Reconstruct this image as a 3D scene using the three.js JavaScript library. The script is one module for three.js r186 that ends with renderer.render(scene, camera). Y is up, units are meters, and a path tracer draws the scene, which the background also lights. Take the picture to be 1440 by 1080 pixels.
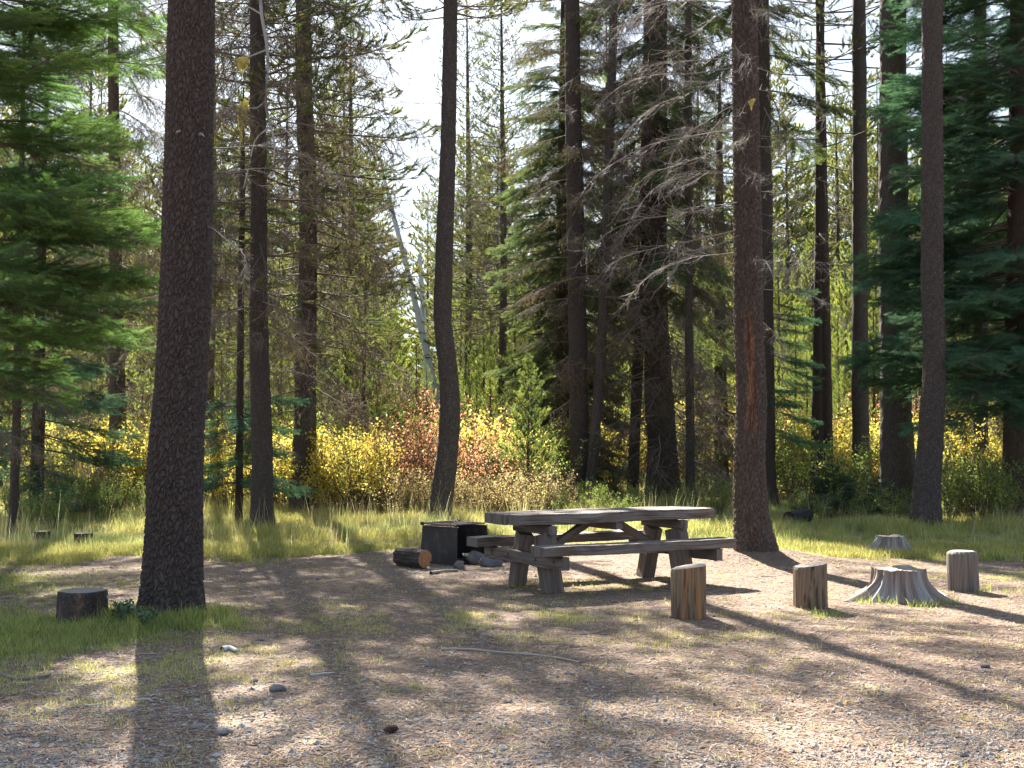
import * as THREE from 'three';
import { mergeGeometries } from 'three/addons/utils/BufferGeometryUtils.js';

// ------------------------------------------------------------------ camera, sky, sun, exposure
const scene = new THREE.Scene();
const EYE = 1.5, F = 1665, PITCH = Math.atan(82 / F);           // photo pixels: 1440 x 1080, horizon at y = 622
const camera = new THREE.PerspectiveCamera(2 * Math.atan(540 / F) * 180 / Math.PI, 4 / 3, 0.1, 2000);
camera.position.set(0, EYE, 0);
camera.rotation.set(PITCH, 0, 0);
scene.add(camera);
const renderer = new THREE.WebGLRenderer({ antialias: true });
renderer.toneMapping = THREE.LinearToneMapping;
renderer.toneMappingExposure = 5.4;
renderer.shadowMap.enabled = true;
const AZ = 15.1 * Math.PI / 180, EL = 38 * Math.PI / 180;       // sun ahead of the camera, 15 degrees to the left of the view
const SUN = new THREE.Vector3(-Math.sin(AZ) * Math.cos(EL), Math.sin(EL), -Math.cos(AZ) * Math.cos(EL));
const sun = new THREE.DirectionalLight(new THREE.Color(1, 0.93, 0.82), 5.0);
sun.position.copy(SUN).multiplyScalar(80);
sun.castShadow = true;
Object.assign(sun.shadow.camera, { left: -45, right: 45, top: 45, bottom: -45, near: 1, far: 250 });
sun.shadow.mapSize.set(4096, 4096);
scene.add(sun, sun.target);
{
  const W = 512, H = 256, d = new Float32Array(W * H * 4), v = new THREE.Vector3();
  for (let j = 0; j < H; j++) for (let i = 0; i < W; i++) {
    const el = ((j + 0.5) / H - 0.5) * Math.PI, a = ((i + 0.5) / W - 0.5) * 2 * Math.PI;
    v.set(Math.cos(el) * Math.cos(a), Math.sin(el), Math.cos(el) * Math.sin(a));
    const up = Math.max(0, Math.sin(el)), hor = Math.pow(1 - up, 3.0), ang = Math.acos(Math.min(1, Math.max(-1, v.dot(SUN)))) * 180 / Math.PI;
    const glow = 0.45 * Math.exp(-ang / 13) + 0.15 * Math.exp(-ang / 38);
    const k = (j * W + i) * 4;
    d[k] = 0.07 + 0.14 * hor + glow; d[k + 1] = 0.105 + 0.145 * hor + glow * 0.97; d[k + 2] = 0.17 + 0.115 * hor + glow * 0.92; d[k + 3] = 1;
  }
  const t = new THREE.DataTexture(d, W, H, THREE.RGBAFormat, THREE.FloatType);
  t.mapping = THREE.EquirectangularReflectionMapping; t.magFilter = THREE.LinearFilter; t.minFilter = THREE.LinearFilter; t.needsUpdate = true;
  scene.background = t; scene.environment = t;
}

// ------------------------------------------------------------------ helpers
const V = (x, y, z) => new THREE.Vector3(x, y, z);
function rng(seed) { let a = seed >>> 0; return () => { a = (a + 0x6D2B79F5) | 0; let t = Math.imul(a ^ (a >>> 15), 1 | a); t = (t + Math.imul(t ^ (t >>> 7), 61 | t)) ^ t; return ((t ^ (t >>> 14)) >>> 0) / 4294967296; }; }
const lerp = (a, b, t) => a + (b - a) * t, clamp = (x, a = 0, b = 1) => Math.min(b, Math.max(a, x));
const sstep = (a, b, x) => { const t = clamp((x - a) / (b - a)); return t * t * (3 - 2 * t); };
function h2(x, y, s = 0) { let h = Math.imul(x, 374761393) ^ Math.imul(y, 668265263) ^ Math.imul(s, 982451653); h = Math.imul(h ^ (h >>> 13), 1274126177); h = Math.imul(h ^ (h >>> 16), 2246822519); return ((h ^ (h >>> 15)) >>> 0) / 4294967296; }
function vn(x, y, s = 0, px = 0, py = 0) {                       // value noise, optionally periodic
  const i = Math.floor(x), j = Math.floor(y), f = x - i, g = y - j, u = f * f * (3 - 2 * f), w = g * g * (3 - 2 * g);
  const m = (a, p) => p ? ((a % p) + p) % p : a;
  return lerp(lerp(h2(m(i, px), m(j, py), s), h2(m(i + 1, px), m(j, py), s), u), lerp(h2(m(i, px), m(j + 1, py), s), h2(m(i + 1, px), m(j + 1, py), s), u), w);
}
function fbm(x, y, s = 0, o = 4) { let v = 0, a = 0.5, t = 0; for (let k = 0; k < o; k++) { v += a * vn(x, y, s + k); t += a; a *= 0.5; x = x * 2.03 + 7.1; y = y * 2.03 + 3.7; } return v / t; }
function worley(x, y, s, px, py) {                               // [f1, f2, id], periodic
  const i = Math.floor(x), j = Math.floor(y); let a = 9, b = 9, id = 0; const m = (q, p) => p ? ((q % p) + p) % p : q;
  for (let dj = -1; dj < 2; dj++) for (let di = -1; di < 2; di++) {
    const ci = m(i + di, px), cj = m(j + dj, py), X = i + di + h2(ci, cj, s), Y = j + dj + h2(ci, cj, s + 5), q = Math.hypot(X - x, Y - y);
    if (q < a) { b = a; a = q; id = h2(ci, cj, s + 9); } else if (q < b) b = q;
  }
  return [a, b, id];
}
const CP = Math.cos(PITCH), SP = Math.sin(PITCH);
function ray(px, py) { const x = (px - 720) / F, y = (540 - py) / F; return V(x, y * CP + SP, -(CP - y * SP)); }
function at(px, py, depth) { const r = ray(px, py); return r.multiplyScalar(depth / -r.z).add(V(0, EYE, 0)); }   // point on the plane z = -depth
function gr(px, py) { const r = ray(px, py); const p = r.multiplyScalar(EYE / -r.y); p.y = groundY(p.x, p.z); return p; }

const taken = new Map();
function numbered(n) { const k = taken.get(n) ?? 0; taken.set(n, k + 1); return k ? n + '_' + String(k).padStart(3, '0') : n; }
function tag(o, label, category, group, kind) { if (label) o.userData.label = label; if (category) o.userData.category = category; if (group) o.userData.group = group; if (kind) o.userData.kind = kind; return o; }
function thing(name, label, category, pos = [0, 0, 0], turn = 0, group) { const o = new THREE.Group(); o.name = numbered(name); o.position.set(...pos); o.rotation.y = turn; scene.add(o); return tag(o, label, category, group); }
function part(name, geo, mat, parent) { const m = new THREE.Mesh(geo, mat); m.name = name; parent.add(m); return m; }
function copyOf(root, label, pos, turn = 0, s = 1, group) { const r = root.clone(); r.name = numbered(root.name.replace(/_\d{3}$/, '')); r.userData = { ...root.userData }; if (label) r.userData.label = label; if (group) r.userData.group = group; r.position.set(...pos); r.rotation.y = turn; if (typeof s === 'number') r.scale.setScalar(s); else r.scale.set(...s); scene.add(r); return r; }

class MB {
  constructor() { this.p = []; this.n = []; this.c = []; this.u = []; this.i = []; }
  v(x, y, z, nx, ny, nz, c, u = 0, w = 0) { const k = this.p.length / 3; this.p.push(x, y, z); this.n.push(nx, ny, nz); this.c.push(c[0], c[1], c[2]); this.u.push(u, w); return k; }
  tri(ax, ay, az, bx, by, bz, cx, cy, cz, c) {
    const ux = bx - ax, uy = by - ay, uz = bz - az, wx = cx - ax, wy = cy - ay, wz = cz - az;
    let nx = uy * wz - uz * wy, ny = uz * wx - ux * wz, nz = ux * wy - uy * wx; const l = Math.hypot(nx, ny, nz) || 1; nx /= l; ny /= l; nz /= l;
    const a = this.v(ax, ay, az, nx, ny, nz, c), b = this.v(bx, by, bz, nx, ny, nz, c), d = this.v(cx, cy, cz, nx, ny, nz, c); this.i.push(a, b, d);
  }
  tube(pts, rad, sides, c, cap = false) {                        // pts: Vector3[], rad: number[]
    const n = pts.length, T = V(), A = V(), B = V(), q = V(); let base = this.p.length / 3, len = 0;
    for (let k = 0; k < n; k++) {
      T.subVectors(pts[Math.min(n - 1, k + 1)], pts[Math.max(0, k - 1)]).normalize();
      if (k === 0) { A.set(0, 1, 0); if (Math.abs(T.y) > 0.8) A.set(1, 0, 0); } A.addScaledVector(T, -A.dot(T)).normalize(); B.crossVectors(T, A);
      if (k) len += pts[k].distanceTo(pts[k - 1]);
      for (let s = 0; s <= sides; s++) { const a = s / sides * 2 * Math.PI; q.copy(A).multiplyScalar(Math.cos(a)).addScaledVector(B, Math.sin(a)); const r = rad[k]; this.v(pts[k].x + q.x * r, pts[k].y + q.y * r, pts[k].z + q.z * r, q.x, q.y, q.z, c, s / sides, len); }
    }
    for (let k = 0; k < n - 1; k++) for (let s = 0; s < sides; s++) { const a = base + k * (sides + 1) + s, b = a + sides + 1; this.i.push(a, a + 1, b, b, a + 1, b + 1); }
    if (cap) for (const e of [0, n - 1]) { const t = e ? T : T.subVectors(pts[0], pts[1]).normalize(); const m = this.v(pts[e].x, pts[e].y, pts[e].z, t.x, t.y, t.z, c), f = base + e * (sides + 1); for (let s = 0; s < sides; s++) this.i.push(m, f + s, f + s + 1); }
  }
  get tris() { return this.i.length / 3; }
  geo() { const g = new THREE.BufferGeometry(); g.setAttribute('position', new THREE.Float32BufferAttribute(this.p, 3)); g.setAttribute('normal', new THREE.Float32BufferAttribute(this.n, 3)); g.setAttribute('color', new THREE.Float32BufferAttribute(this.c, 3)); g.setAttribute('uv', new THREE.Float32BufferAttribute(this.u, 2)); g.setIndex(this.i); return g; }
}
function tex(w, h, fn, srgb = false) {                            // fn -> [r,g,b] linear 0..1 (colour maps are encoded to sRGB)
  const d = new Uint8Array(w * h * 4), e = (x) => { x = clamp(x); return srgb ? (x <= 0.0031308 ? 12.92 * x : 1.055 * Math.pow(x, 1 / 2.4) - 0.055) : x; };
  for (let j = 0; j < h; j++) for (let i = 0; i < w; i++) { const c = fn(i, j), k = (j * w + i) * 4; d[k] = e(c[0]) * 255; d[k + 1] = e(c[1]) * 255; d[k + 2] = e(c[2]) * 255; d[k + 3] = 255; }
  const t = new THREE.DataTexture(d, w, h); t.wrapS = t.wrapT = THREE.RepeatWrapping; t.magFilter = THREE.LinearFilter; t.minFilter = THREE.LinearFilter; if (srgb) t.colorSpace = THREE.SRGBColorSpace; t.needsUpdate = true; return t;
}
const mix3 = (a, b, t) => [lerp(a[0], b[0], t), lerp(a[1], b[1], t), lerp(a[2], b[2], t)];
const mul3 = (a, k) => [a[0] * k, a[1] * k, a[2] * k];

// ------------------------------------------------------------------ textures and materials
const TW = 512, TH = 1024;
const barkField = new Float32Array(TW * TH), barkId = new Float32Array(TW * TH);
for (let j = 0; j < TH; j++) for (let i = 0; i < TW; i++) {
  const wx = i / TW * 20 + (vn(i / TW * 24, j / TH * 16, 3, 24, 16) - 0.5) * 1.3, wy = j / TH * 15 + (vn(i / TW * 16, j / TH * 16, 4, 16, 16) - 0.5) * 1.0;
  const [a, b, id] = worley(wx, wy, 11, 20, 15), [a2, b2] = worley(i / TW * 36, j / TH * 48, 21, 36, 48);
  const crack = sstep(0.02, 0.32, b - a), fine = sstep(0, 0.3, b2 - a2), n = vn(i / 3, j / 5, 8, 0, 0);
  barkField[j * TW + i] = 0.62 * crack * (0.75 + 0.25 * id) + 0.2 * fine + 0.18 * n; barkId[j * TW + i] = id;
}
const barkBump = tex(TW, TH, (i, j) => { const v = barkField[j * TW + i]; return [v, v, v]; });
function barkMap(plate, inner, fleck, fl) {
  return tex(TW, TH, (i, j) => {
    const h = barkField[j * TW + i], id = barkId[j * TW + i], n = fbm(i / 22, j / 30, 31), s = vn(i / 2.5, j / 4, 33);
    let c = mix3(inner, plate, sstep(0.2, 0.7, h)); c = mul3(c, 0.66 + 0.25 * id + 0.6 * n * s + 0.12);
    const l = sstep(0.86 - fl, 0.93 - fl, vn(i / 5, j / 6, 41) * 0.8 + 0.25 * n) * sstep(0.45, 0.7, h);
    return mix3(c, fleck, l * 0.75);
  }, true);
}
const std = (o) => new THREE.MeshStandardMaterial({ roughness: 0.95, metalness: 0, ...o });
const M = {};
M.bark = std({ map: barkMap([0.068, 0.053, 0.046], [0.058, 0.036, 0.027], [0.22, 0.2, 0.18], 0.02), bumpMap: barkBump, bumpScale: 0.02, vertexColors: true });
M.barkGrey = std({ map: barkMap([0.078, 0.062, 0.054], [0.066, 0.043, 0.033], [0.26, 0.24, 0.205], 0.16), bumpMap: barkBump, bumpScale: 0.022, vertexColors: true });
M.barkRed = std({ map: barkMap([0.112, 0.084, 0.066], [0.094, 0.06, 0.043], [0.24, 0.2, 0.17], 0.0), bumpMap: barkBump, bumpScale: 0.025, vertexColors: true });
M.snag = std({ color: new THREE.Color().setRGB(0.42, 0.45, 0.5), vertexColors: true });
function woodMap(base, dark, light, streak) {
  return tex(512, 512, (i, j) => {
    const u = i / 512, v = j / 512, w = 6 * (vn(u * 6, v * 3, 51, 6, 3) - 0.5);
    const g = vn(u * 90 + w, v * 4, 52, 0, 4), g2 = vn(u * 220, v * 9, 53, 220, 9), blot = fbm(u * 7, v * 4, 54), cr = sstep(0.8, 0.9, vn(u * 60 + w, v * 2.0, 55, 0, 2));
    let c = mix3(base, light, clamp(0.9 * g * blot * 1.6)); c = mix3(c, dark, clamp(streak * sstep(0.45, 0.85, blot) * 0.8 + 0.3 * g2 * (1 - g) + cr * 0.6)); return c;
  }, true);
}
const woodBump = tex(512, 512, (i, j) => { const u = i / 512, v = j / 512, w = 6 * (vn(u * 6, v * 3, 51, 6, 3) - 0.5), q = 0.5 * vn(u * 90 + w, v * 4, 52, 0, 4) + 0.3 * vn(u * 220, v * 9, 53, 220, 9) + 0.2 - 0.6 * sstep(0.8, 0.9, vn(u * 60 + w, v * 2, 55, 0, 2)) + 0.4; return [q, q, q]; });
M.timber = std({ map: woodMap([0.115, 0.086, 0.067], [0.045, 0.031, 0.024], [0.235, 0.2, 0.172], 0.65), bumpMap: woodBump, bumpScale: 0.006, roughness: 0.85 });
M.logSide = std({ map: woodMap([0.16, 0.112, 0.072], [0.05, 0.032, 0.023], [0.3, 0.22, 0.145], 0.6), bumpMap: woodBump, bumpScale: 0.008, vertexColors: true });
M.logGrey = std({ map: woodMap([0.14, 0.115, 0.092], [0.055, 0.042, 0.033], [0.24, 0.21, 0.175], 0.4), bumpMap: woodBump, bumpScale: 0.008, vertexColors: true });
M.silver = std({ map: woodMap([0.2, 0.175, 0.155], [0.06, 0.045, 0.036], [0.43, 0.42, 0.41], 0.4), bumpMap: woodBump, bumpScale: 0.012, vertexColors: true });
M.endGrain = std({ map: tex(512, 512, (i, j) => { const x = i / 256 - 1, y = j / 256 - 1, a = Math.atan2(y, x), r = Math.hypot(x, y) + 0.05 * (fbm(x * 2 + 3, y * 2 + 3, 61) - 0.5), k = vn(r * 46, 1, 62), cr = sstep(0.86, 0.93, vn(a * 7, r * 2, 63)) * sstep(0.1, 0.4, r); return mul3(mix3([0.28, 0.24, 0.2], [0.15, 0.12, 0.095], clamp(k * 0.7 + cr)), 0.7 + 0.6 * fbm(x * 5 + 9, y * 5 + 9, 64)); }, true), roughness: 0.9 });
M.freshCut = std({ map: tex(256, 256, (i, j) => { const x = i / 128 - 1, y = j / 128 - 1, r = Math.hypot(x, y), k = vn(r * 22 + fbm(x * 3 + 4, y * 3 + 4, 65) * 2, 1, 66); return mul3(mix3([0.42, 0.21, 0.09], [0.27, 0.12, 0.055], k), 0.75 + 0.5 * fbm(x * 6 + 8, y * 6 + 8, 67)); }, true) });
M.steel = new THREE.MeshStandardMaterial({ map: tex(256, 256, (i, j) => { const n = fbm(i / 20, j / 20, 71), m = vn(i / 3, j / 3, 72); return mix3([0.04, 0.037, 0.036], [0.085, 0.06, 0.05], sstep(0.5, 0.75, n) * 0.7 + 0.2 * m); }, true), roughness: 0.62, metalness: 0.55 });
M.rust = new THREE.MeshStandardMaterial({ map: tex(128, 128, (i, j) => mix3([0.2, 0.17, 0.15], [0.17, 0.09, 0.05], fbm(i / 12, j / 12, 73)), true), roughness: 0.6, metalness: 0.5 });
M.soot = std({ color: new THREE.Color().setRGB(0.025, 0.023, 0.022), roughness: 1 });
M.rock = std({ map: tex(256, 256, (i, j) => { const n = fbm(i / 24, j / 24, 75), s = vn(i / 2, j / 2, 76); return mul3(mix3([0.2, 0.19, 0.19], [0.36, 0.32, 0.29], n), 0.75 + 0.45 * s); }, true), vertexColors: true, bumpMap: tex(128, 128, (i, j) => { const q = fbm(i / 9, j / 9, 77); return [q, q, q]; }), bumpScale: 0.01 });
const leafMat = (t, o = {}) => new THREE.MeshPhysicalMaterial({ color: 0xffffff, vertexColors: true, roughness: 1, transmission: t, thickness: 0, side: THREE.DoubleSide, specularIntensity: 0.25, ...o });
M.needle = leafMat(0.48); M.youngNeedle = leafMat(0.55); M.leaf = leafMat(0.6); M.grass = leafMat(0.58);
M.twig = std({ vertexColors: true, roughness: 0.9 });
M.deadTwig = std({ vertexColors: true, roughness: 0.8 });
M.lichen = leafMat(0.4);
M.stone = std({ vertexColors: true, roughness: 0.9 });
M.litter = std({ vertexColors: true, roughness: 0.85, side: THREE.DoubleSide });

// ------------------------------------------------------------------ ground
function vergeDepth(px) { const k = [[-900, 792], [0, 790], [180, 782], [300, 786], [430, 784], [540, 774], [640, 768], [800, 768], [1000, 772], [1100, 782], [1240, 778], [1350, 776], [1440, 780], [2400, 782]]; let y = 782; for (let i = 0; i < k.length - 1; i++) if (px >= k[i][0] && px <= k[i + 1][0]) y = lerp(k[i][1], k[i + 1][1], (px - k[i][0]) / (k[i + 1][0] - k[i][0])); return 2497 / (y - 622); }
const MOUNDS = [[3.05, -15.05, 0.9, 0.16], [-2.95, -10.2, 0.8, 0.07], [-1.3, -21.6, 0.9, 0.06], [7.0, -20.3, 0.9, 0.06]];
function groundY(x, z) {
  let y = 0.05 * (fbm(x * 0.35 + 50, z * 0.35 + 50, 81, 3) - 0.5) + 0.02 * (fbm(x * 2.2, z * 2.2, 82, 3) - 0.5);
  for (const [a, b, r, h] of MOUNDS) { const q = ((x - a) ** 2 + (z - b) ** 2) / (r * r); if (q < 8) y += h * Math.exp(-q); }
  const d = -z; if (d > 45) y += (d - 45) * 0.012; return y;
}
function zones(x, z) {                                            // verge: long grass; green: short grass; grav: loose gravel; all 0..1
  const d = Math.max(2, -z), px = 720 + F * x / d, n = fbm(x * 0.9 + 20, z * 0.9, 83), n2 = fbm(x * 2.6, z * 2.6 + 9, 84);
  const verge = sstep(-0.5, 0.9, d - vergeDepth(px) + (n - 0.5) * 3.2 + (n2 - 0.5) * 1.2);
  const el = (cx, cz, rx, rz) => Math.exp(-(((x - cx) / rx) ** 2 + ((z - cz) / rz) ** 2));
  let green = Math.max(el(-3.1, -9.7, 0.7, 0.6), el(-4.3, -9.2, 1.3, 1.0), el(-5.5, -9.2, 1.6, 1.6), el(-6.8, -12.4, 1.6, 1.2)) * sstep(0.3, 0.55, n2 * 0.7 + n * 0.3) * 1.15;
  const moss = Math.max(el(-0.3, -10.2, 2.0, 0.75), 0.8 * el(1.0, -9.4, 1.2, 0.5), 0.8 * el(-2.4, -8.2, 0.9, 0.8), 0.7 * el(-3.6, -7.4, 1.5, 0.8), 0.7 * el(5.6, -13.6, 1.2, 1.0), 0.6 * el(0.8, -12.6, 0.9, 0.6)) * sstep(0.4, 0.62, n2);
  const grav = clamp(sstep(9.0, 5.5, d + (n - 0.5) * 3) * (0.35 + 0.65 * sstep(0.42, 0.6, n2)) + 0.25 * sstep(0.5, 0.7, n));
  return { verge, green: clamp(green), moss: clamp(moss), grav, n, n2 };
}
{
  const S = 1024, buf = new Float32Array(S * S * 3), r = rng(5);
  for (let j = 0; j < S; j++) for (let i = 0; i < S; i++) {
    const a = vn(i / 64, j / 64, 91, 16, 16), b = vn(i / 16, j / 16, 92, 64, 64), c = vn(i / 4, j / 4, 93, 256, 256), e = h2(i, j, 94), k = (j * S + i) * 3, v = 0.55 + 0.3 * a + 0.25 * b + 0.35 * c + 0.25 * e;
    buf[k] = 0.27 * v * 0.66; buf[k + 1] = 0.205 * v * 0.66; buf[k + 2] = 0.16 * v * 0.66;
  }
  const put = (x, y, c, w) => { const k = ((((y | 0) % S + S) % S) * S + (((x | 0) % S + S) % S)) * 3; for (let q = 0; q < 3; q++) buf[k + q] = lerp(buf[k + q], c[q], w); };
  const cols = [[0.34, 0.19, 0.1], [0.42, 0.3, 0.19], [0.24, 0.12, 0.07], [0.5, 0.42, 0.33], [0.1, 0.07, 0.05], [0.3, 0.22, 0.15]];
  for (let s = 0; s < 26000; s++) { const x = r() * S, y = r() * S, a = r() * 6.283, L = 6 + r() * 16, c = cols[(r() * cols.length) | 0], bend = (r() - 0.5) * 0.05; for (let q = 0; q < L; q++) put(x + Math.cos(a + bend * q) * q, y + Math.sin(a + bend * q) * q, c, 0.75); }
  for (let s = 0; s < 9000; s++) { const x = r() * S, y = r() * S, R = 1 + r() * r() * 4, g = 0.15 + 0.35 * r(), c = [g, g * 0.95, g * 0.92]; for (let b = -R; b <= R; b++) for (let a = -R; a <= R; a++) if (a * a + b * b <= R * R) put(x + a, y + b, c, 0.85); }
  const map = tex(S, S, (i, j) => { const k = (j * S + i) * 3; return [buf[k], buf[k + 1], buf[k + 2]]; }, true);
  const bump = tex(S, S, (i, j) => { const k = (j * S + i) * 3, q = (buf[k] + buf[k + 1] + buf[k + 2]) * 1.1; return [q, q, q]; });
  const axis = (lo, hi, f0, f1, step, grow) => { const o = []; for (let q = f0; q <= f1; q += step) o.push(q); let s = step, q = f1; while (q < hi) { s *= grow; q += s; o.push(q); } s = step; q = f0; while (q > lo) { s *= grow; q -= s; o.unshift(q); } return o; };
  const xs = axis(-500, 500, -9, 9, 0.11, 1.12), zs = axis(-700, 120, -19, -4, 0.11, 1.1), nx = xs.length, nz = zs.length, mb = new MB();
  for (const z of zs) for (const x of xs) {
    const y = groundY(x, z), e = 0.1, nn = V(groundY(x - e, z) - groundY(x + e, z), 2 * e, groundY(x, z - e) - groundY(x, z + e)).normalize(), q = zones(x, z);
    let c = mix3([0.78, 0.665, 0.575], [1.05, 0.97, 0.9], q.grav); c = mul3(c, 0.8 + 0.4 * q.n); c = mix3(c, [0.6, 0.55, 0.5], sstep(0.52, 0.7, q.n2) * 0.35);
    c = mix3(c, [0.85, 0.95, 0.5], 0.6 * q.moss); c = mix3(c, [0.5, 0.62, 0.3], Math.max(q.verge, q.green) * 0.85);
    mb.v(x, y, z, nn.x, nn.y, nn.z, c, x / 2.4, z / 2.4);
  }
  for (let j = 0; j < nz - 1; j++) for (let i = 0; i < nx - 1; i++) { const a = j * nx + i, b = a + nx; mb.i.push(a, b, a + 1, a + 1, b, b + 1); }
  const g = new THREE.Mesh(mb.geo(), std({ map, bumpMap: bump, bumpScale: 0.012, vertexColors: true })); g.name = 'ground'; g.userData.kind = 'structure'; scene.add(g);
}

// ------------------------------------------------------------------ instanced stuff helper
const _m = new THREE.Matrix4(), _q = new THREE.Quaternion(), _e = new THREE.Euler(), _s = V(), _p = V(), _c = new THREE.Color();
function inst(name, geo, mat, list, parent) {                     // list: [x,y,z, ry, rx, rz, s, color?]
  const o = new THREE.InstancedMesh(geo, mat, list.length); o.name = name; o.userData.kind = 'stuff';
  list.forEach((a, k) => { _e.set(a[4], a[3], a[5], 'YXZ'); _q.setFromEuler(_e); const s = a[6]; Array.isArray(s) ? _s.set(...s) : _s.setScalar(s); o.setMatrixAt(k, _m.compose(_p.set(a[0], a[1], a[2]), _q, _s)); if (a[7]) o.setColorAt(k, _c.setRGB(...a[7])); });
  parent.add(o); return o;
}

// ------------------------------------------------------------------ trunks
function barkAt(u, v) { const x = ((u % 1) + 1) % 1 * TW, y = ((v % 1) + 1) % 1 * TH, i = x | 0, j = y | 0, f = x - i, g = y - j, q = (a, b) => barkField[(b % TH) * TW + (a % TW)]; return lerp(lerp(q(i, j), q(i + 1, j), f), lerp(q(i, j + 1), q(i + 1, j + 1), f), g); }
function makeTrunk(path, { sides = 22, step = 0.16, fine = 99, amp = 0.008, flare = 0.3, seed = 1, tint = null, lobes = 4 } = {}) {
  const cx = new THREE.CatmullRomCurve3(path.map((p) => V(p[0], p[1], p[2]))), N = 200, tab = [];
  for (let k = 0; k <= N; k++) { const t = k / N, p = cx.getPoint(t), f = t * (path.length - 1), i = Math.min(path.length - 2, Math.floor(f)); tab.push([p.x, p.y, p.z, lerp(path[i][3], path[i + 1][3], f - i)]); }
  const centre = (y) => { let k = 0; while (k < N - 1 && tab[k + 1][1] < y) k++; const a = tab[k], b = tab[k + 1], f = clamp((y - a[1]) / ((b[1] - a[1]) || 1)); return [lerp(a[0], b[0], f), y, lerp(a[2], b[2], f), lerp(a[3], b[3], f)]; };
  const H = tab[N][1], r0 = path[0][3], nU = Math.max(1, Math.round(2 * Math.PI * r0 / 0.55)), ys = []; let y = 0; while (y < H) { ys.push(y); y += y < fine ? step : step * 6; } ys.push(H);
  const mb = new MB(), ph = h2(seed, 3) * 6.28;
  for (const yy of ys) {
    const [X, Y, Z, r] = centre(yy);
    for (let s = 0; s <= sides; s++) {
      const th = s / sides * 2 * Math.PI, co = Math.cos(th), si = Math.sin(th);
      let R = r * (1 + 0.07 * (vn(co * 1.4 + 9, yy * 0.8 + si * 1.4, seed) - 0.5) * 2) + amp * (barkAt(s / sides * nU, yy / 1.1) - 0.5) * 2;
      R += r0 * flare * Math.exp(-yy / (r0 * 1.5)) * (1 + 0.55 * Math.sin(lobes * th + ph) + 0.3 * Math.sin((lobes + 3) * th + 2 * ph));
      let c = [1, 1, 1]; if (tint) { const q = tint(th, yy); if (q) { c = q.c; R += q.dr || 0; } }
      mb.v(X + co * R, Y - (yy === 0 ? 0.1 : 0), Z + si * R, co, 0, si, c, s / sides * nU, yy / 1.1);
    }
  }
  const w = sides + 1; for (let k = 0; k < ys.length - 1; k++) for (let s = 0; s < sides; s++) { const a = k * w + s, b = a + w; mb.i.push(a, b, a + 1, a + 1, b, b + 1); }
  const g = mb.geo(); g.computeVertexNormals(); const nn = g.attributes.normal;
  for (let k = 0; k < ys.length; k++) { const a = k * w, b = a + sides, x = nn.getX(a) + nn.getX(b), q = nn.getY(a) + nn.getY(b), z = nn.getZ(a) + nn.getZ(b), l = Math.hypot(x, q, z) || 1; nn.setXYZ(a, x / l, q / l, z / l); nn.setXYZ(b, x / l, q / l, z / l); }
  return { geo: g, centre, H };
}

// ------------------------------------------------------------------ branch prototypes, all growing along +x
const UP = V(0, 1, 0);
function needleRun(mb, a, b, sp, nl, nw, r, col, lift = 0.25) {
  const dx = b.x - a.x, dy = b.y - a.y, dz = b.z - a.z, L = Math.hypot(dx, dy, dz); if (L < 1e-4) return; const ux = dx / L, uy = dy / L, uz = dz / L;
  let sx = -uz, sz = ux; const sl = Math.hypot(sx, sz) || 1; sx /= sl; sz /= sl;                    // sideways, level
  for (let s = r() * sp; s < L; s += sp) for (let k = -1; k < 2; k++) {
    const px = a.x + ux * s, py = a.y + uy * s, pz = a.z + uz * s, f = 0.55 + 0.3 * r(), sd = k * (0.7 + 0.3 * r()), up = (k ? lift * (r() - 0.2) : 0.5 + 0.3 * r()), l = nl * (0.75 + 0.5 * r());
    let X = ux * f + sx * sd, Y = uy * f + up, Z = uz * f + sz * sd; const q = l / Math.hypot(X, Y, Z), w = nw * 0.5, v = 0.75 + 0.5 * r();
    mb.tri(px - ux * w, py - uy * w, pz - uz * w, px + ux * w, py + uy * w, pz + uz * w, px + X * q, py + Y * q, pz + Z * q, [col[0] * v, col[1] * v, col[2] * v]);
  }
}
function curve(r, o, dir, len, n, bend, wob) { const pts = [o.clone()], d = dir.clone().normalize(), p = o.clone(); for (let k = 1; k <= n; k++) { d.y += bend[0] / n + (bend[1] - bend[0]) / n * (k / n); d.x += (r() - 0.5) * wob; d.y += (r() - 0.5) * wob; d.z += (r() - 0.5) * wob; d.normalize(); p.addScaledVector(d, len / n); pts.push(p.clone()); } return pts; }
const along = (pts, t) => { const f = clamp(t, 0, 0.9999) * (pts.length - 1), i = f | 0; return pts[i].clone().lerp(pts[i + 1], f - i); };
const dirAt = (pts, t) => { const i = Math.min(pts.length - 2, (clamp(t, 0, 0.9999) * (pts.length - 1)) | 0); return V().subVectors(pts[i + 1], pts[i]).normalize(); };
const taper = (n, a, b) => Array.from({ length: n }, (_, k) => lerp(a, b, k / (n - 1)));
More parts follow.
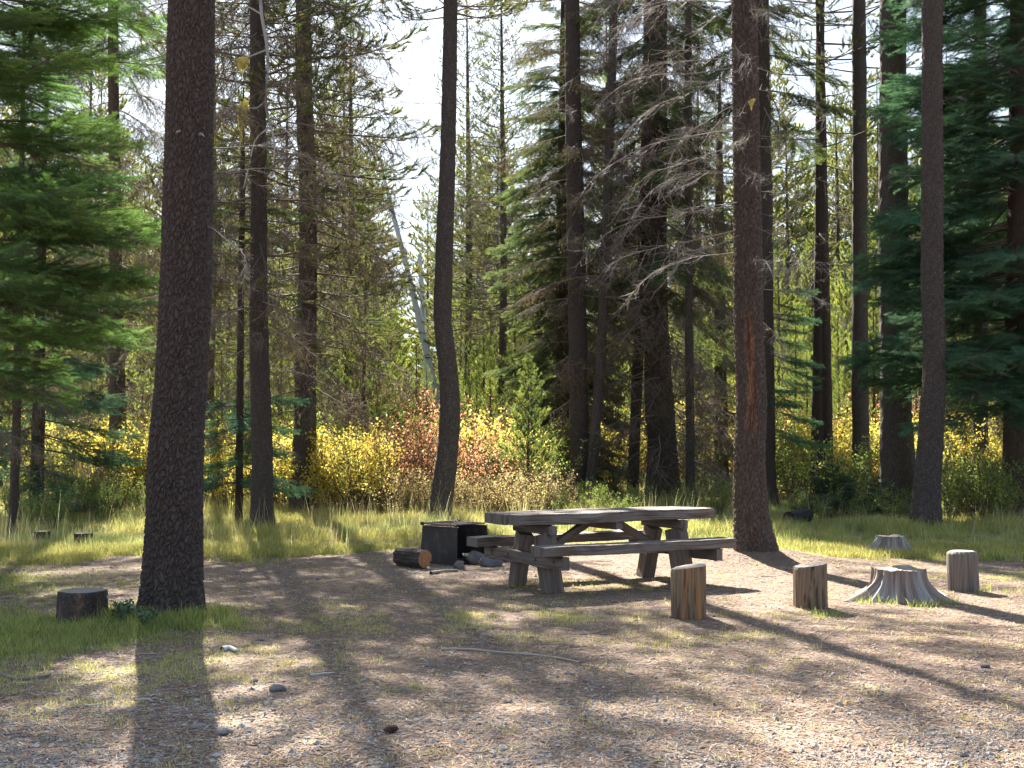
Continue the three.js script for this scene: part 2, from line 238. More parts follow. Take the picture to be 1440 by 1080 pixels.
function firBranch(seed, o) {                                      // flat, layered sprays of needles
  const r = rng(seed), W = new MB(), L = new MB(), { len = 1.7, droop = -0.5, up = 0.3, secs = 26, secLen = 0.62, ter = 0.05, terLen = 0.1, sp = 0.012, nl = 0.026, nw = 0.006, col = [0.05, 0.095, 0.035], tipCol = null, bare = 0.15, hang = -0.25 } = o;
  const main = curve(r, V(), V(1, 0.12, 0), len, 12, [droop, up], 0.05); W.tube(main, taper(13, 0.009 * len + 0.003, 0.003), 5, [0.12, 0.09, 0.075]);
  for (let k = 0; k < secs; k++) for (const sd of [-1, 1]) {
    const t = bare + (1 - bare) * (k + r() * 0.8) / secs; if (t > 0.985) continue;
    const o0 = along(main, t), d = dirAt(main, t), shape = Math.pow(Math.sin(Math.PI * clamp(0.18 + 0.82 * (t - bare) / (1 - bare))), 0.7), l2 = secLen * shape * (0.7 + 0.5 * r()) + 0.05;
    const dir = d.clone().multiplyScalar(0.75).add(V(-d.z * sd, (r() - 0.5) * 0.75, d.x * sd).multiplyScalar(0.75 + 0.3 * r())), sec = curve(r, o0, dir, l2, 5, [hang, 0.12], 0.08);
    W.tube(sec, taper(6, 0.0035, 0.0015), 3, [0.15, 0.11, 0.08]);
    const n3 = Math.max(2, Math.round(l2 / ter)), cc = tipCol ? mix3(col, tipCol, t * r()) : col;
    for (let j = 0; j < n3; j++) for (const s3 of [-1, 1]) {
      const u = (j + 0.3 + r() * 0.5) / n3, a = along(sec, u), e = dirAt(sec, u), l3 = terLen * (1.15 - 0.7 * u) * (0.7 + 0.6 * r());
      const b = a.clone().addScaledVector(e, l3 * 0.75).add(V(-e.z * s3, 0, e.x * s3).multiplyScalar(l3 * 0.65)); b.y += (r() - 0.6) * 0.8 * l3;
      needleRun(L, a, b, sp, nl, nw, r, cc);
    }
    for (let j = 1; j < 5; j++) needleRun(L, sec[j], sec[j + 1], sp, nl, nw, r, cc);
  }
  return { wood: W.geo(), leaf: L.geo(), tris: W.tris + L.tris };
}
function tuft(L, p, d, n, nl, nw, r, col, spread = 0.75) {
  const a = V(-d.z, 0.01, d.x).normalize(), b = V().crossVectors(d, a);
  for (let k = 0; k < n; k++) {
    const th = r() * 6.283, q = spread * (0.3 + 0.8 * r()), s = r() * nl * 1.4, X = d.x + (a.x * Math.cos(th) + b.x * Math.sin(th)) * q, Y = d.y + (a.y * Math.cos(th) + b.y * Math.sin(th)) * q, Z = d.z + (a.z * Math.cos(th) + b.z * Math.sin(th)) * q;
    const l = nl * (0.7 + 0.5 * r()) / Math.hypot(X, Y, Z), w = nw * 0.5, px = p.x - d.x * s, py = p.y - d.y * s, pz = p.z - d.z * s, ex = r() - 0.5, ey = r() - 0.5, ez = r() - 0.5, el = w / (Math.hypot(ex, ey, ez) || 1), v = 0.7 + 0.6 * r();
    L.tri(px - ex * el, py - ey * el, pz - ez * el, px + ex * el, py + ey * el, pz + ez * el, px + X * l, py + Y * l, pz + Z * l, [col[0] * v, col[1] * v, col[2] * v]);
  }
}
function pineBranch(seed, o) {                                     // loose, ends in brushes of long needles
  const r = rng(seed), W = new MB(), L = new MB(), { len = 1.6, subs = 9, subLen = 0.6, per = 5, n = 26, nl = 0.07, nw = 0.007, col = [0.065, 0.095, 0.035], bend = [-0.3, 0.7], wcol = [0.13, 0.1, 0.085], twigR = 0.004 } = o;
  const main = curve(r, V(), V(1, 0.25, 0), len, 9, bend, 0.12); W.tube(main, taper(10, 0.011 * len + 0.002, 0.004), 4, wcol);
  const brush = (p, d) => tuft(L, p, d, n, nl, nw, r, mix3(col, [col[0] * 1.5, col[1] * 1.15, col[2] * 0.8], r() * 0.6));
  for (let k = 0; k < subs; k++) {
    const t = 0.25 + 0.72 * (k + r()) / subs, sd = k % 2 ? 1 : -1, a = along(main, t), d = dirAt(main, t), l2 = subLen * (1.1 - 0.6 * t) * (0.6 + 0.7 * r()), sub = curve(r, a, d.clone().multiplyScalar(0.8).add(V((r() - 0.5) * 0.6, (r() - 0.3) * 0.7, sd * (0.4 + 0.7 * r()))), l2, 5, [-0.2, 0.6], 0.15);
    W.tube(sub, taper(6, twigR * 1.3, twigR * 0.6), 3, wcol);
    for (let j = 0; j < per; j++) { const u = 0.35 + 0.65 * (j + r() * 0.6) / per, p = along(sub, u), e = dirAt(sub, u).add(V((r() - 0.5), (r() - 0.2) * 0.8, (r() - 0.5))).normalize(), q = p.clone().addScaledVector(e, 0.07 + 0.05 * r()); W.tube([p, q], [twigR * 0.6, twigR * 0.4], 3, wcol); brush(q, e); }
    brush(sub[5], dirAt(sub, 1));
  }
  brush(main[9], dirAt(main, 1));
  return { wood: W.geo(), leaf: L.geo(), tris: W.tris + L.tris };
}
function deadBranch(seed, o) {                                     // bare, many fine twigs
  const r = rng(seed), W = new MB(), L = new MB(), { len = 1.8, subs = 14, subLen = 0.6, twigs = 6, twigLen = 0.22, r0 = 0.012, bend = [-0.4, -0.9], col = [0.3, 0.26, 0.22], hang = -0.5, needles = 0, ncol = [0.16, 0.085, 0.04], tip = 0.5 } = o;
  const shade = () => mul3(col, 0.6 + 0.8 * r()), main = curve(r, V(), V(1, 0.3, 0), len, 11, bend, 0.2); W.tube(main, taper(12, r0, r0 * 0.3), 5, shade());
  for (let k = 0; k < subs; k++) {
    const t = 0.15 + 0.83 * (k + r()) / subs, sd = r() < 0.5 ? 1 : -1, a = along(main, t), d = dirAt(main, t), l2 = subLen * (1.15 - 0.75 * t) * (0.45 + 0.8 * r()), sub = curve(r, a, d.clone().add(V((r() - 0.5) * 0.6, (r() - 0.6) * 0.9, sd * (0.4 + 0.9 * r()))), l2, 6, [hang, tip], 0.28), c = shade();
    W.tube(sub, taper(7, r0 * 0.48, r0 * 0.22), 3, c);
    for (let j = 0; j < twigs; j++) {
      const u = 0.15 + 0.85 * r(), p = along(sub, u), e = dirAt(sub, u), tw = curve(r, p, e.clone().multiplyScalar(0.7).add(V((r() - 0.5) * 1.6, (r() - 0.55) * 1.5, (r() - 0.5) * 1.6)), twigLen * (0.4 + r()), 3, [hang * 0.6, tip], 0.35);
      W.tube(tw, taper(4, r0 * 0.28, r0 * 0.14), 3, c);
      if (needles && r() < needles) tuft(L, tw[3], dirAt(tw, 1), 9, 0.055, 0.008, r, ncol, 1.1);
    }
  }
  return { wood: W.geo(), leaf: L.tris ? L.geo() : null, tris: W.tris + L.tris };
}
const P = {
  firNear: [1, 2, 3].map((k) => firBranch(100 + k, { len: 1.8, secs: 24, secLen: 0.6, ter: 0.055, sp: 0.017, nl: 0.033, nw: 0.0075, droop: -0.32, up: 0.3, col: [0.075, 0.16, 0.04], tipCol: [0.25, 0.4, 0.085], hang: -0.05 })),
  firMid: [1, 2, 3].map((k) => firBranch(110 + k, { len: 2.2, secs: 20, secLen: 0.75, ter: 0.085, terLen: 0.15, sp: 0.027, nl: 0.052, nw: 0.0125, droop: -0.6, up: 0.5, col: [0.06, 0.14, 0.07], tipCol: [0.11, 0.23, 0.1], hang: -0.35 })),
  spruce: [1, 2, 3].map((k) => firBranch(120 + k, { len: 2.0, secs: 18, secLen: 0.6, ter: 0.085, terLen: 0.14, sp: 0.03, nl: 0.05, nw: 0.018, droop: -0.8, up: 0.5, col: [0.06, 0.095, 0.035], tipCol: [0.22, 0.27, 0.08], hang: -0.8 })),
  seedling: [1, 2].map((k) => firBranch(130 + k, { len: 0.5, secs: 10, secLen: 0.2, ter: 0.05, terLen: 0.06, sp: 0.013, nl: 0.03, nw: 0.01, droop: -0.3, up: 0.2, col: [0.055, 0.11, 0.05], hang: -0.1 })),
  pine: [1, 2, 3].map((k) => pineBranch(140 + k, { len: 1.7, n: 24, nl: 0.075, nw: 0.011, col: [0.13, 0.16, 0.05] })),
  young: [1, 2, 3].map((k) => pineBranch(150 + k, { len: 1.3, subs: 8, subLen: 0.5, per: 5, n: 30, nl: 0.085, nw: 0.014, col: [0.31, 0.4, 0.1], bend: [0, 1.0], twigR: 0.006 })),
  sapling: [1, 2].map((k) => pineBranch(160 + k, { len: 0.7, subs: 5, subLen: 0.25, per: 4, n: 40, nl: 0.075, nw: 0.009, col: [0.19, 0.26, 0.07], bend: [0.2, 1.0], twigR: 0.004 })),
  far: [1, 2].map((k) => pineBranch(170 + k, { len: 1.8, subs: 7, subLen: 0.7, per: 4, n: 25, nl: 0.15, nw: 0.042, col: [0.25, 0.3, 0.09], bend: [-0.3, 0.8], twigR: 0.008 })),
  dead: [1, 2, 3, 4, 5].map((k) => deadBranch(180 + k, { len: 2.0, subs: 16, twigs: 7, r0: 0.0088, col: [0.19, 0.16, 0.135], bend: [0.1 * k - 0.5, -1.5], subLen: 0.55, hang: -0.9, tip: 0.6, twigLen: 0.2 })),
  deadFar: [1, 2, 3].map((k) => deadBranch(190 + k, { len: 2.1, subs: 13, twigs: 6, r0: 0.016, bend: [-0.7, -0.6], col: [0.2, 0.16, 0.13], subLen: 0.75, hang: -1.2, tip: -0.3 })),
  brown: [1, 2, 3].map((k) => deadBranch(200 + k, { len: 2.2, subs: 17, twigs: 9, r0: 0.013, bend: [-0.6, 0.1], col: [0.15, 0.11, 0.088], subLen: 0.8, twigLen: 0.3, hang: -1.1, tip: -0.2, needles: 0.85, ncol: [0.17, 0.15, 0.06] })),
};

// crown: list of [protoSet, count, yLo, yHi, lenLo (at yLo), lenHi (at yHi), pitchLo, pitchHi, opts]
function joined(list) {                                            // one mesh out of many placed and tinted copies
  let nv = 0, ni = 0; for (const [g] of list) { nv += g.attributes.position.count; ni += g.index.count; }
  const p = new Float32Array(nv * 3), n = new Float32Array(nv * 3), c = new Float32Array(nv * 3), ix = new Uint32Array(ni), v = V(), nm = new THREE.Matrix3(); let a = 0, b = 0;
  for (const [g, q] of list) {
    _e.set(q[4], q[3], q[5], 'YXZ'); _q.setFromEuler(_e); _m.compose(_p.set(q[0], q[1], q[2]), _q, _s.setScalar(q[6])); nm.getNormalMatrix(_m); const P0 = g.attributes.position, N0 = g.attributes.normal, C0 = g.attributes.color, I0 = g.index;
    for (let k = 0; k < P0.count; k++) { v.fromBufferAttribute(P0, k).applyMatrix4(_m); v.toArray(p, (a + k) * 3); v.fromBufferAttribute(N0, k).applyMatrix3(nm).normalize().toArray(n, (a + k) * 3); for (let j = 0; j < 3; j++) c[(a + k) * 3 + j] = C0.array[k * 3 + j] * q[7][j]; }
    for (let k = 0; k < I0.count; k++) ix[b + k] = I0.array[k] + a; a += P0.count; b += I0.count;
  }
  const o = new THREE.BufferGeometry(); o.setAttribute('position', new THREE.BufferAttribute(p, 3)); o.setAttribute('normal', new THREE.BufferAttribute(n, 3)); o.setAttribute('color', new THREE.BufferAttribute(c, 3)); o.setIndex(new THREE.BufferAttribute(ix, 1)); return o;
}
function addCrown(t, trunk, seed, specs, mats, bake) {
  const baked = { wood: [], leaf: [], young: [] };
  const r = rng(seed), crown = new THREE.Group(); crown.name = 'crown'; t.add(crown);
  for (const [set, count, y0, y1, l0, l1, p0, p1, op = {}] of specs) {
    const lists = set.map(() => []);
    for (let k = 0; k < count; k++) {
      const f = (k + r()) / count, y = lerp(y0, y1, op.bias ? Math.pow(f, op.bias) : f), c = trunk.centre(y), a = op.az ? lerp(op.az[0], op.az[1], r()) : k * 2.399 + r() * 0.9, i = (r() * set.length) | 0, s = lerp(l0, l1, f) * (0.75 + 0.5 * r()), v = 0.75 + 0.5 * r(), w = 0.9 + 0.2 * r();
      lists[i].push([c[0] + Math.cos(a) * c[3] * 0.8, y, c[2] - Math.sin(a) * c[3] * 0.8, a, (r() - 0.5) * 0.3, lerp(p0, p1, f) + (r() - 0.5) * 0.3, s, [v * w, v, v * (2 - w)]]);
    }
    if (bake) { lists.forEach((l, i) => { baked.wood.push(...l.map((q) => [set[i].wood, q])); if (set[i].leaf) baked[op.leaf || mats ? 'young' : 'leaf'].push(...l.map((q) => [set[i].leaf, q])); }); continue; }
    lists.forEach((l, i) => { if (!l.length) return; inst('branch', set[i].wood, op.wood || M.twig, l, crown); if (set[i].leaf) inst('foliage', set[i].leaf, op.leaf || mats || M.needle, l, crown); });
  }
  if (bake) for (const [k, m, n] of [['wood', M.twig, 'branches'], ['leaf', M.needle, 'foliage'], ['young', M.youngNeedle, 'foliage']]) if (baked[k].length) part(n, joined(baked[k]), m, crown);
  return crown;
}
function addDead(t, trunk, seed, set, count, y0, y1, l0, l1, pitch, az, name = 'dead_branch') {   // each a mesh of its own
  const r = rng(seed);
  for (let k = 0; k < count; k++) {
    const f = (k + r()) / count, y = lerp(y0, y1, f), c = trunk.centre(y), a = az ? lerp(az[0], az[1], r()) : k * 2.399 + r(), s = lerp(l0, l1, r()), g = set[(r() * set.length) | 0];
    const m = part(name, g.wood, M.deadTwig, t); m.position.set(c[0] + Math.cos(a) * c[3] * 0.85, y, c[2] - Math.sin(a) * c[3] * 0.85); m.rotation.set((r() - 0.5) * 1.8, a, pitch + (r() - 0.5) * 0.5, 'YXZ'); m.scale.setScalar(s);
  }
}
// a tree whose trunk is traced: pix = [[px, py, width], ...] from the base up, at one depth; then it goes on up to height H
function tracedTree(name, label, depth, pix, H, mat, o = {}) {
  const b = at(pix[0][0], pix[0][1], depth); b.y = groundY(b.x, -depth); const k = depth / F;
  const t = thing(name, label, o.cat || 'tree', [b.x, b.y, b.z], 0, o.group);
  const path = pix.map(([px, py, w], i) => { const p = at(px, py, depth); return [p.x - b.x, i ? p.y - b.y : 0, o.lean ? o.lean * i : 0, w * k / 2]; });
  const e = path[path.length - 1], q = path[path.length - 2], sx = clamp((e[0] - q[0]) / (e[1] - q[1]), -0.05, 0.05), room = H - e[1];
  for (const f of [0.35, 0.7, 1]) path.push([e[0] + sx * room * f, e[1] + room * f, e[2], Math.max(0.012, e[3] * (1 - f * 0.93))]);
  const trunk = makeTrunk(path, { seed: (pix[0][0] * 7) | 0, ...o.trunk }); part('trunk', trunk.geo, mat, t);
  return { t, trunk };
}

const yl = { leaf: M.youngNeedle };
// ------------------------------------------------------------------ the traced trees
{ // thick dark trunk beside the cut stump
  const { t, trunk } = tracedTree('pine_tree', 'thick dark pine trunk rising from short grass beside a low cut stump', 10.15, [[241, 868, 72], [244, 780, 77], [247, 640, 75], [255, 520, 71], [262, 400, 69], [267, 200, 66], [270, 0, 63], [272, -150, 60]], 21, M.bark, { trunk: { sides: 150, step: 0.011, fine: 6.2, amp: 0.015, flare: 0.26, lobes: 5 } });
  addCrown(t, trunk, 11, [[P.pine, 44, 9, 20.5, 1.5, 0.5, -0.2, 0.5]]);
  for (const [px, py, a] of [[254, 195, -1.7], [292, 197, -0.9]]) { const p = at(px, py, 10.15), c = trunk.centre(p.y - t.position.y), mb = new MB(); mb.tube([V(-0.04, 0, 0), V(0.05, 0.01, 0), V(0.09, -0.005, 0), V(0.13, -0.03, 0)], [0.016, 0.012, 0.009, 0.004], 6, [0.24, 0.23, 0.235], true); const m = part('branch_stub', mb.geo(), M.deadTwig, t); m.position.set(c[0] + Math.cos(a) * c[3] * 0.85, p.y - t.position.y, c[2] - Math.sin(a) * c[3] * 0.85); m.rotation.y = a; }
  addDead(t, trunk, 12, P.dead, 3, 3.2, 4.2, 0.5, 0.7, -0.5, [-0.4, 0.4]);
}
{ // slender grey-barked pine with the hanging lichen
  const { t, trunk } = tracedTree('pine_tree', 'slender pine with pale crooked dead limb and hanging yellow lichen', 20, [[369, 745, 30], [369, 640, 29], [364, 480, 26], [364, 300, 23], [362, 60, 20], [361, -60, 18]], 14, M.bark, { trunk: { sides: 28, step: 0.08, fine: 9, amp: 0.012, flare: 0.35 } });
  addDead(t, trunk, 21, P.brown, 26, 2.6, 10, 0.5, 0.95, -0.5); addDead(t, trunk, 22, P.dead, 12, 3, 10, 0.5, 0.8, -0.4);
  addCrown(t, trunk, 23, [[P.pine, 80, 9.2, 13.7, 1.1, 0.4, -0.3, 0.5], [P.brown, 40, 3.5, 10, 0.9, 1.0, -0.4, -0.3], [P.pine, 50, 4, 10, 0.8, 1.1, -0.4, -0.1, yl]]);
  // the pale crooked limb that hangs down in front
  const base = at(362, -70, 19.1), limb = [[362, -70], [368, 20], [376, 70], [376, 110], [374, 150], [381, 178]].map(([x, y], i) => at(x, y, 19.1 + 0.03 * i).sub(base)), mb = new MB();
  mb.tube(new THREE.CatmullRomCurve3(limb).getPoints(24), taper(25, 0.032, 0.018), 7, [0.32, 0.31, 0.31]);
  for (const s of [[[381, 178], [386, 205], [384, 232]], [[381, 178], [360, 195], [350, 235], [342, 265]], [[376, 70], [355, 78], [338, 88], [325, 150]], [[376, 140], [360, 152], [345, 150]], [[368, 20], [345, 10], [340, 60]], [[378, 172], [400, 182], [418, 200]]]) { const q = s.map(([x, y], i) => at(x, y, 19.25 - 0.05 * i).sub(base)); mb.tube(new THREE.CatmullRomCurve3(q).getPoints(8), taper(9, 0.018, 0.008), 5, [0.42, 0.4, 0.38]); }
  const m = part('crooked_limb', mb.geo(), M.deadTwig, t); m.position.copy(base).sub(t.position);
}
{
  const { t, trunk } = tracedTree('spruce_tree', 'dark spruce trunk thick with brown twigs beside the yellow shrubs', 25, [[428, 722, 36], [428, 640, 33], [431, 480, 28], [433, 300, 25], [427, 100, 23], [426, -60, 20]], 16.5, M.bark, { trunk: { sides: 28, step: 0.09, fine: 11.5, amp: 0.013, flare: 0.3 } });
  addDead(t, trunk, 31, P.brown, 30, 1.8, 12, 0.7, 1.1, -0.55); addDead(t, trunk, 32, P.dead, 14, 2.4, 12, 0.7, 1.1, -0.6);
  addCrown(t, trunk, 33, [[P.brown, 50, 2.2, 12.8, 1.05, 1.2, -0.45, -0.35], [P.pine, 80, 3.5, 13, 1.2, 1.3, -0.5, -0.2, yl], [P.pine, 60, 12, 16.2, 1.2, 0.4, -0.3, 0.5, yl], [P.spruce, 16, 11, 16.2, 0.9, 0.25, -0.5, 0.2]]);
}
{
  const { t, trunk } = tracedTree('pine_tree', 'thin straight sapling trunk standing behind the slender lichen-hung pine', 21.5, [[336, 730, 11], [337, 600, 10], [339, 420, 9], [341, 250, 8]], 8, M.bark, { trunk: { sides: 12, amp: 0.004, flare: 0.2 } });
  addCrown(t, trunk, 41, [[P.brown, 30, 1.5, 6, 0.5, 0.5, -0.4, -0.3], [P.firMid, 20, 0.6, 2.4, 0.5, 0.55, -0.3, -0.2], [P.spruce, 20, 5, 7.8, 0.6, 0.2, 0, 0.3]]);
}
{
  const { t, trunk } = tracedTree('spruce_tree', 'straight brown spruce trunk with drooping dead twigs behind pale fallen logs', 29, [[166, 690, 23], [165, 560, 22], [163, 400, 19], [160, 150, 15], [159, 0, 13]], 21, M.barkRed, { trunk: { sides: 20, amp: 0.01, flare: 0.3 } });
  addDead(t, trunk, 51, P.brown, 30, 2, 13, 0.7, 1.1, -0.5);
  addCrown(t, trunk, 52, [[P.brown, 90, 2, 14, 1.0, 0.9, -0.5, -0.4], [P.spruce, 36, 12, 20.5, 1.1, 0.3, -0.3, 0.2]]);
}
{ // the crooked trunk behind the fire box
  const { t, trunk } = tracedTree('pine_tree', 'crooked pine trunk with an S-bend standing behind the steel fire box', 21.7, [[617, 740, 31], [621, 700, 31], [630, 630, 29], [633, 570, 28], [629, 510, 27], [622, 450, 26], [624, 390, 25], [627, 300, 24], [630, 200, 22], [632, 100, 21], [634, -40, 19]], 14, M.barkGrey, { trunk: { sides: 30, step: 0.07, fine: 9.5, amp: 0.009, flare: 0.14 } });
  addDead(t, trunk, 61, P.dead, 16, 4.5, 10, 0.35, 0.8, -0.2); addDead(t, trunk, 62, P.dead, 5, 2.5, 5, 0.2, 0.35, -0.6, [-1, 1]);
  addCrown(t, trunk, 63, [[P.pine, 90, 9.3, 13.7, 1.05, 0.4, -0.1, 0.5]]);
}
{
  const { t, trunk } = tracedTree('spruce_tree', 'straight dark trunk behind the table, close beside a slim leaning stem', 29, [[815, 702, 29], [814, 600, 26], [810, 350, 25], [806, 150, 22], [804, -30, 20]], 22, M.bark, { trunk: { sides: 24, step: 0.1, fine: 13, amp: 0.013, flare: 0.25 } });
  addDead(t, trunk, 71, P.dead, 12, 3, 13, 0.6, 1, -0.6); addCrown(t, trunk, 72, [[P.brown, 40, 4, 13, 0.7, 0.9, -0.5, -0.3], [P.pine, 90, 12.5, 21.5, 1.1, 0.3, -0.3, 0.2]]);
}
{
  const { t, trunk } = tracedTree('pine_tree', 'slim grey stem leaning against the sky between two dark trunks', 28.5, [[828, 706, 16], [836, 620, 15], [845, 500, 14], [852, 330, 13], [860, 120, 12], [864, -40, 11]], 15, M.barkGrey, { trunk: { sides: 14, amp: 0.007, flare: 0.2 } });
  addDead(t, trunk, 81, P.deadFar, 12, 4, 13, 0.5, 0.8, -0.5); addCrown(t, trunk, 82, [[P.brown, 24, 5, 14.5, 0.7, 0.4, -0.4, 0]]);
}
{
  const { t, trunk } = tracedTree('pine_tree', 'slim dark trunk beside the broad spruce behind the table', 31, [[889, 692, 16], [895, 560, 15], [904, 350, 14], [909, 150, 13], [912, -40, 12]], 18, M.bark, { trunk: { sides: 14, amp: 0.008, flare: 0.2 } });
  addDead(t, trunk, 91, P.deadFar, 10, 4, 13, 0.6, 1, -0.6); addCrown(t, trunk, 92, [[P.brown, 40, 4, 14, 0.8, 0.7, -0.5, -0.2], [P.spruce, 24, 13, 17.5, 0.9, 0.3, 0, 0.2]]);
}
{
  const { t, trunk } = tracedTree('spruce_tree', 'broad dark spruce skirted with brown dead boughs behind the table', 30, [[934, 692, 44], [930, 620, 40], [924, 500, 36], [922, 380, 32], [924, 200, 28], [926, -40, 24]], 24, M.bark, { trunk: { sides: 28, step: 0.1, fine: 13, amp: 0.014, flare: 0.3 } });
  addDead(t, trunk, 101, P.brown, 44, 1.2, 12, 0.8, 1.2, -0.5); addDead(t, trunk, 102, P.deadFar, 16, 2, 13, 0.8, 1.2, -0.6);
  addCrown(t, trunk, 103, [[P.brown, 130, 1.0, 13, 1.15, 1.0, -0.45, -0.4], [P.spruce, 40, 5, 13, 1.1, 1.1, -0.5, -0.4], [P.spruce, 32, 13, 23.5, 1.2, 0.3, -0.4, 0.2]]);
}
{
  const { t, trunk } = tracedTree('pine_tree', 'slim pale grey stem between the broad spruce and the scarred tree', 28.5, [[971, 702, 14], [970, 560, 12], [968, 300, 11], [968, 50, 10]], 14, M.barkGrey, { trunk: { sides: 12, amp: 0.006, flare: 0.2 } });
  addDead(t, trunk, 111, P.deadFar, 10, 4, 12, 0.4, 0.7, -0.5); addCrown(t, trunk, 112, [[P.brown, 24, 5, 13.5, 0.6, 0.3, -0.3, 0]]);
}
{ // scarred tree with the web of dead branches
  const wood = (th, y) => {
    const a = ((th - 1.75 + 9.4248) % 6.2832) - 3.1416, w = 0.42 + 0.5 * (fbm(y * 5, 3, 121) - 0.5), q = sstep(w, w - 0.12, Math.abs(a)) * sstep(1.35, 1.6, y) * sstep(3.1, 2.75, y + 0.4 * (fbm(th * 4, 2, 122) - 0.5));
    if (q < 0.02) return null; const s = fbm(th * 16, y * 2.4, 123), c = mix3([1, 1, 1], mix3([3.2, 2.2, 1.4], [1.1, 0.75, 0.6], sstep(0.4, 0.62, s)), q); return { c, dr: -0.03 * q + 0.05 * q * (s - 0.4) };
  };
  const { t, trunk } = tracedTree('pine_tree', 'reddish trunk with a torn bark scar and a web of pale dead branches', 14.95, [[1062, 788, 50], [1056, 720, 46], [1054, 650, 42], [1057, 560, 41], [1053, 460, 38], [1051, 300, 37], [1048, 120, 34], [1045, -60, 31]], 17, M.barkRed, { trunk: { sides: 110, step: 0.022, fine: 7.6, amp: 0.022, flare: 0.2, tint: wood, lobes: 3 } });
  addDead(t, trunk, 124, P.dead, 21, 3.6, 7.6, 0.65, 1.15, -0.35, [2.5, 4.0]); addDead(t, trunk, 125, P.dead, 12, 2.6, 7.6, 0.35, 0.75, -0.4, [-1.0, 1.1]); addDead(t, trunk, 126, P.dead, 10, 3.4, 7.4, 0.5, 0.8, -0.4, [3.8, 5.2]);
  addCrown(t, trunk, 127, [[P.pine, 34, 8.5, 16.6, 1.0, 0.5, -0.3, 0.4]]);
}
{
  const { t, trunk } = tracedTree('spruce_tree', 'dark trunk half hidden behind the scarred tree', 27, [[1078, 700, 27], [1076, 500, 25], [1073, 250, 23], [1070, -40, 20]], 21, M.bark, { trunk: { sides: 20, amp: 0.012 } });
  addDead(t, trunk, 131, P.deadFar, 12, 4, 12, 0.6, 1, -0.5); addCrown(t, trunk, 132, [[P.firMid, 16, 1.6, 5, 0.5, 0.4, -0.3, -0.2, { az: [-1.2, 0.8] }], [P.spruce, 40, 9, 20.5, 1.1, 0.3, -0.4, 0.2]]);
}
{
  const { t, trunk } = tracedTree('pine_tree', 'dark trunk grown from two fused stems against golden shrubs', 30, [[1150, 694, 24], [1151, 560, 18], [1153, 350, 15], [1153, 100, 12], [1154, -40, 11]], 20, M.bark, { trunk: { sides: 20, amp: 0.013, flare: 0.3 } });
  const p2 = makeTrunk([[0.22, 0, 0.05, 0.16], [0.24, 3, 0.05, 0.14], [0.22, 7, 0.03, 0.12], [0.2, 12, 0.02, 0.1], [0.16, 16, 0, 0.03]], { sides: 18, amp: 0.012, seed: 77 }); part('trunk', p2.geo, M.bark, t);
  addDead(t, trunk, 141, P.deadFar, 22, 3.5, 13.5, 0.35, 0.9, -0.3); addDead(t, trunk, 143, P.dead, 12, 5, 13.5, 0.5, 1.0, -0.3, [2.4, 3.9]); addCrown(t, trunk, 142, [[P.pine, 26, 8.5, 13, 1.0, 1.2, -0.4, 0, yl], [P.pine, 40, 12.5, 19.5, 1.3, 0.4, -0.1, 0.5]]);
}
{
  const { t, trunk } = tracedTree('pine_tree', 'slim straight grey trunk between the fused stems and the thickest far trunk', 29, [[1211, 702, 27], [1210, 600, 23], [1209, 300, 21], [1208, -40, 18]], 21, M.barkGrey, { trunk: { sides: 20, amp: 0.01, flare: 0.25 } });
  addDead(t, trunk, 151, P.deadFar, 9, 6, 13, 0.3, 0.7, -0.2); addCrown(t, trunk, 152, [[P.pine, 14, 9.5, 13, 0.8, 1.1, -0.4, 0, yl], [P.pine, 36, 12.6, 20.5, 1.2, 0.4, -0.1, 0.5]]);
}
{
  const { t, trunk } = tracedTree('pine_tree', 'thick straight trunk partly covered by fir boughs behind the grey-flecked trunk', 25, [[1263, 716, 48], [1261, 600, 43], [1257, 400, 40], [1256, 200, 38], [1256, -60, 35]], 24, M.barkGrey, { trunk: { sides: 34, step: 0.09, fine: 11.5, amp: 0.014, flare: 0.25 } });
  addCrown(t, trunk, 161, [[P.pine, 44, 11.8, 23.5, 1.5, 0.5, -0.1, 0.5]]);
}
{
  const { t, trunk } = tracedTree('pine_tree', 'grey-flecked trunk with a slight kink rising behind the small old stump', 20.3, [[1300, 748, 37], [1302, 700, 35], [1310, 600, 33], [1314, 520, 31], [1311, 400, 29], [1311, 200, 28], [1311, -60, 26]], 20, M.barkGrey, { trunk: { sides: 48, step: 0.035, fine: 9.4, amp: 0.018, flare: 0.2 } });
  addDead(t, trunk, 171, P.dead, 5, 5, 9, 0.2, 0.45, -0.2); addCrown(t, trunk, 172, [[P.pine, 50, 9.6, 19.5, 1.3, 0.4, -0.1, 0.5]]);
}
{ // big dark fir at the edge
  const { t, trunk } = tracedTree('fir_tree', 'big dark green fir with layered drooping boughs at the clearing edge', 22.5, [[1432, 728, 42], [1432, 560, 38], [1434, 300, 33], [1436, -40, 27]], 22, M.barkRed, { trunk: { sides: 28, amp: 0.012 } });
  addCrown(t, trunk, 181, [[P.firMid, 120, 2.6, 12, 1.15, 1.0, -0.25, -0.1], [P.firMid, 36, 2.2, 9, 1.2, 1.1, -0.25, -0.15, { az: [2.4, 4.6] }], [P.firMid, 90, 12, 21.5, 1.0, 0.25, -0.1, 0.3], [P.brown, 30, 1.5, 6, 0.7, 0.8, -0.4, -0.3]]);
}
{
  const { t, trunk } = tracedTree('spruce_tree', 'dim trunk standing in the gap between flecked trunk and dark fir', 31, [[1379, 702, 24], [1378, 560, 21], [1378, 300, 19], [1378, -40, 17]], 20, M.bark, { trunk: { sides: 16, amp: 0.01 } });
  addCrown(t, trunk, 191, [[P.brown, 40, 2, 9, 0.8, 0.9, -0.5, -0.3], [P.firMid, 70, 5, 19.5, 1.0, 0.3, -0.4, 0.1]]);
}
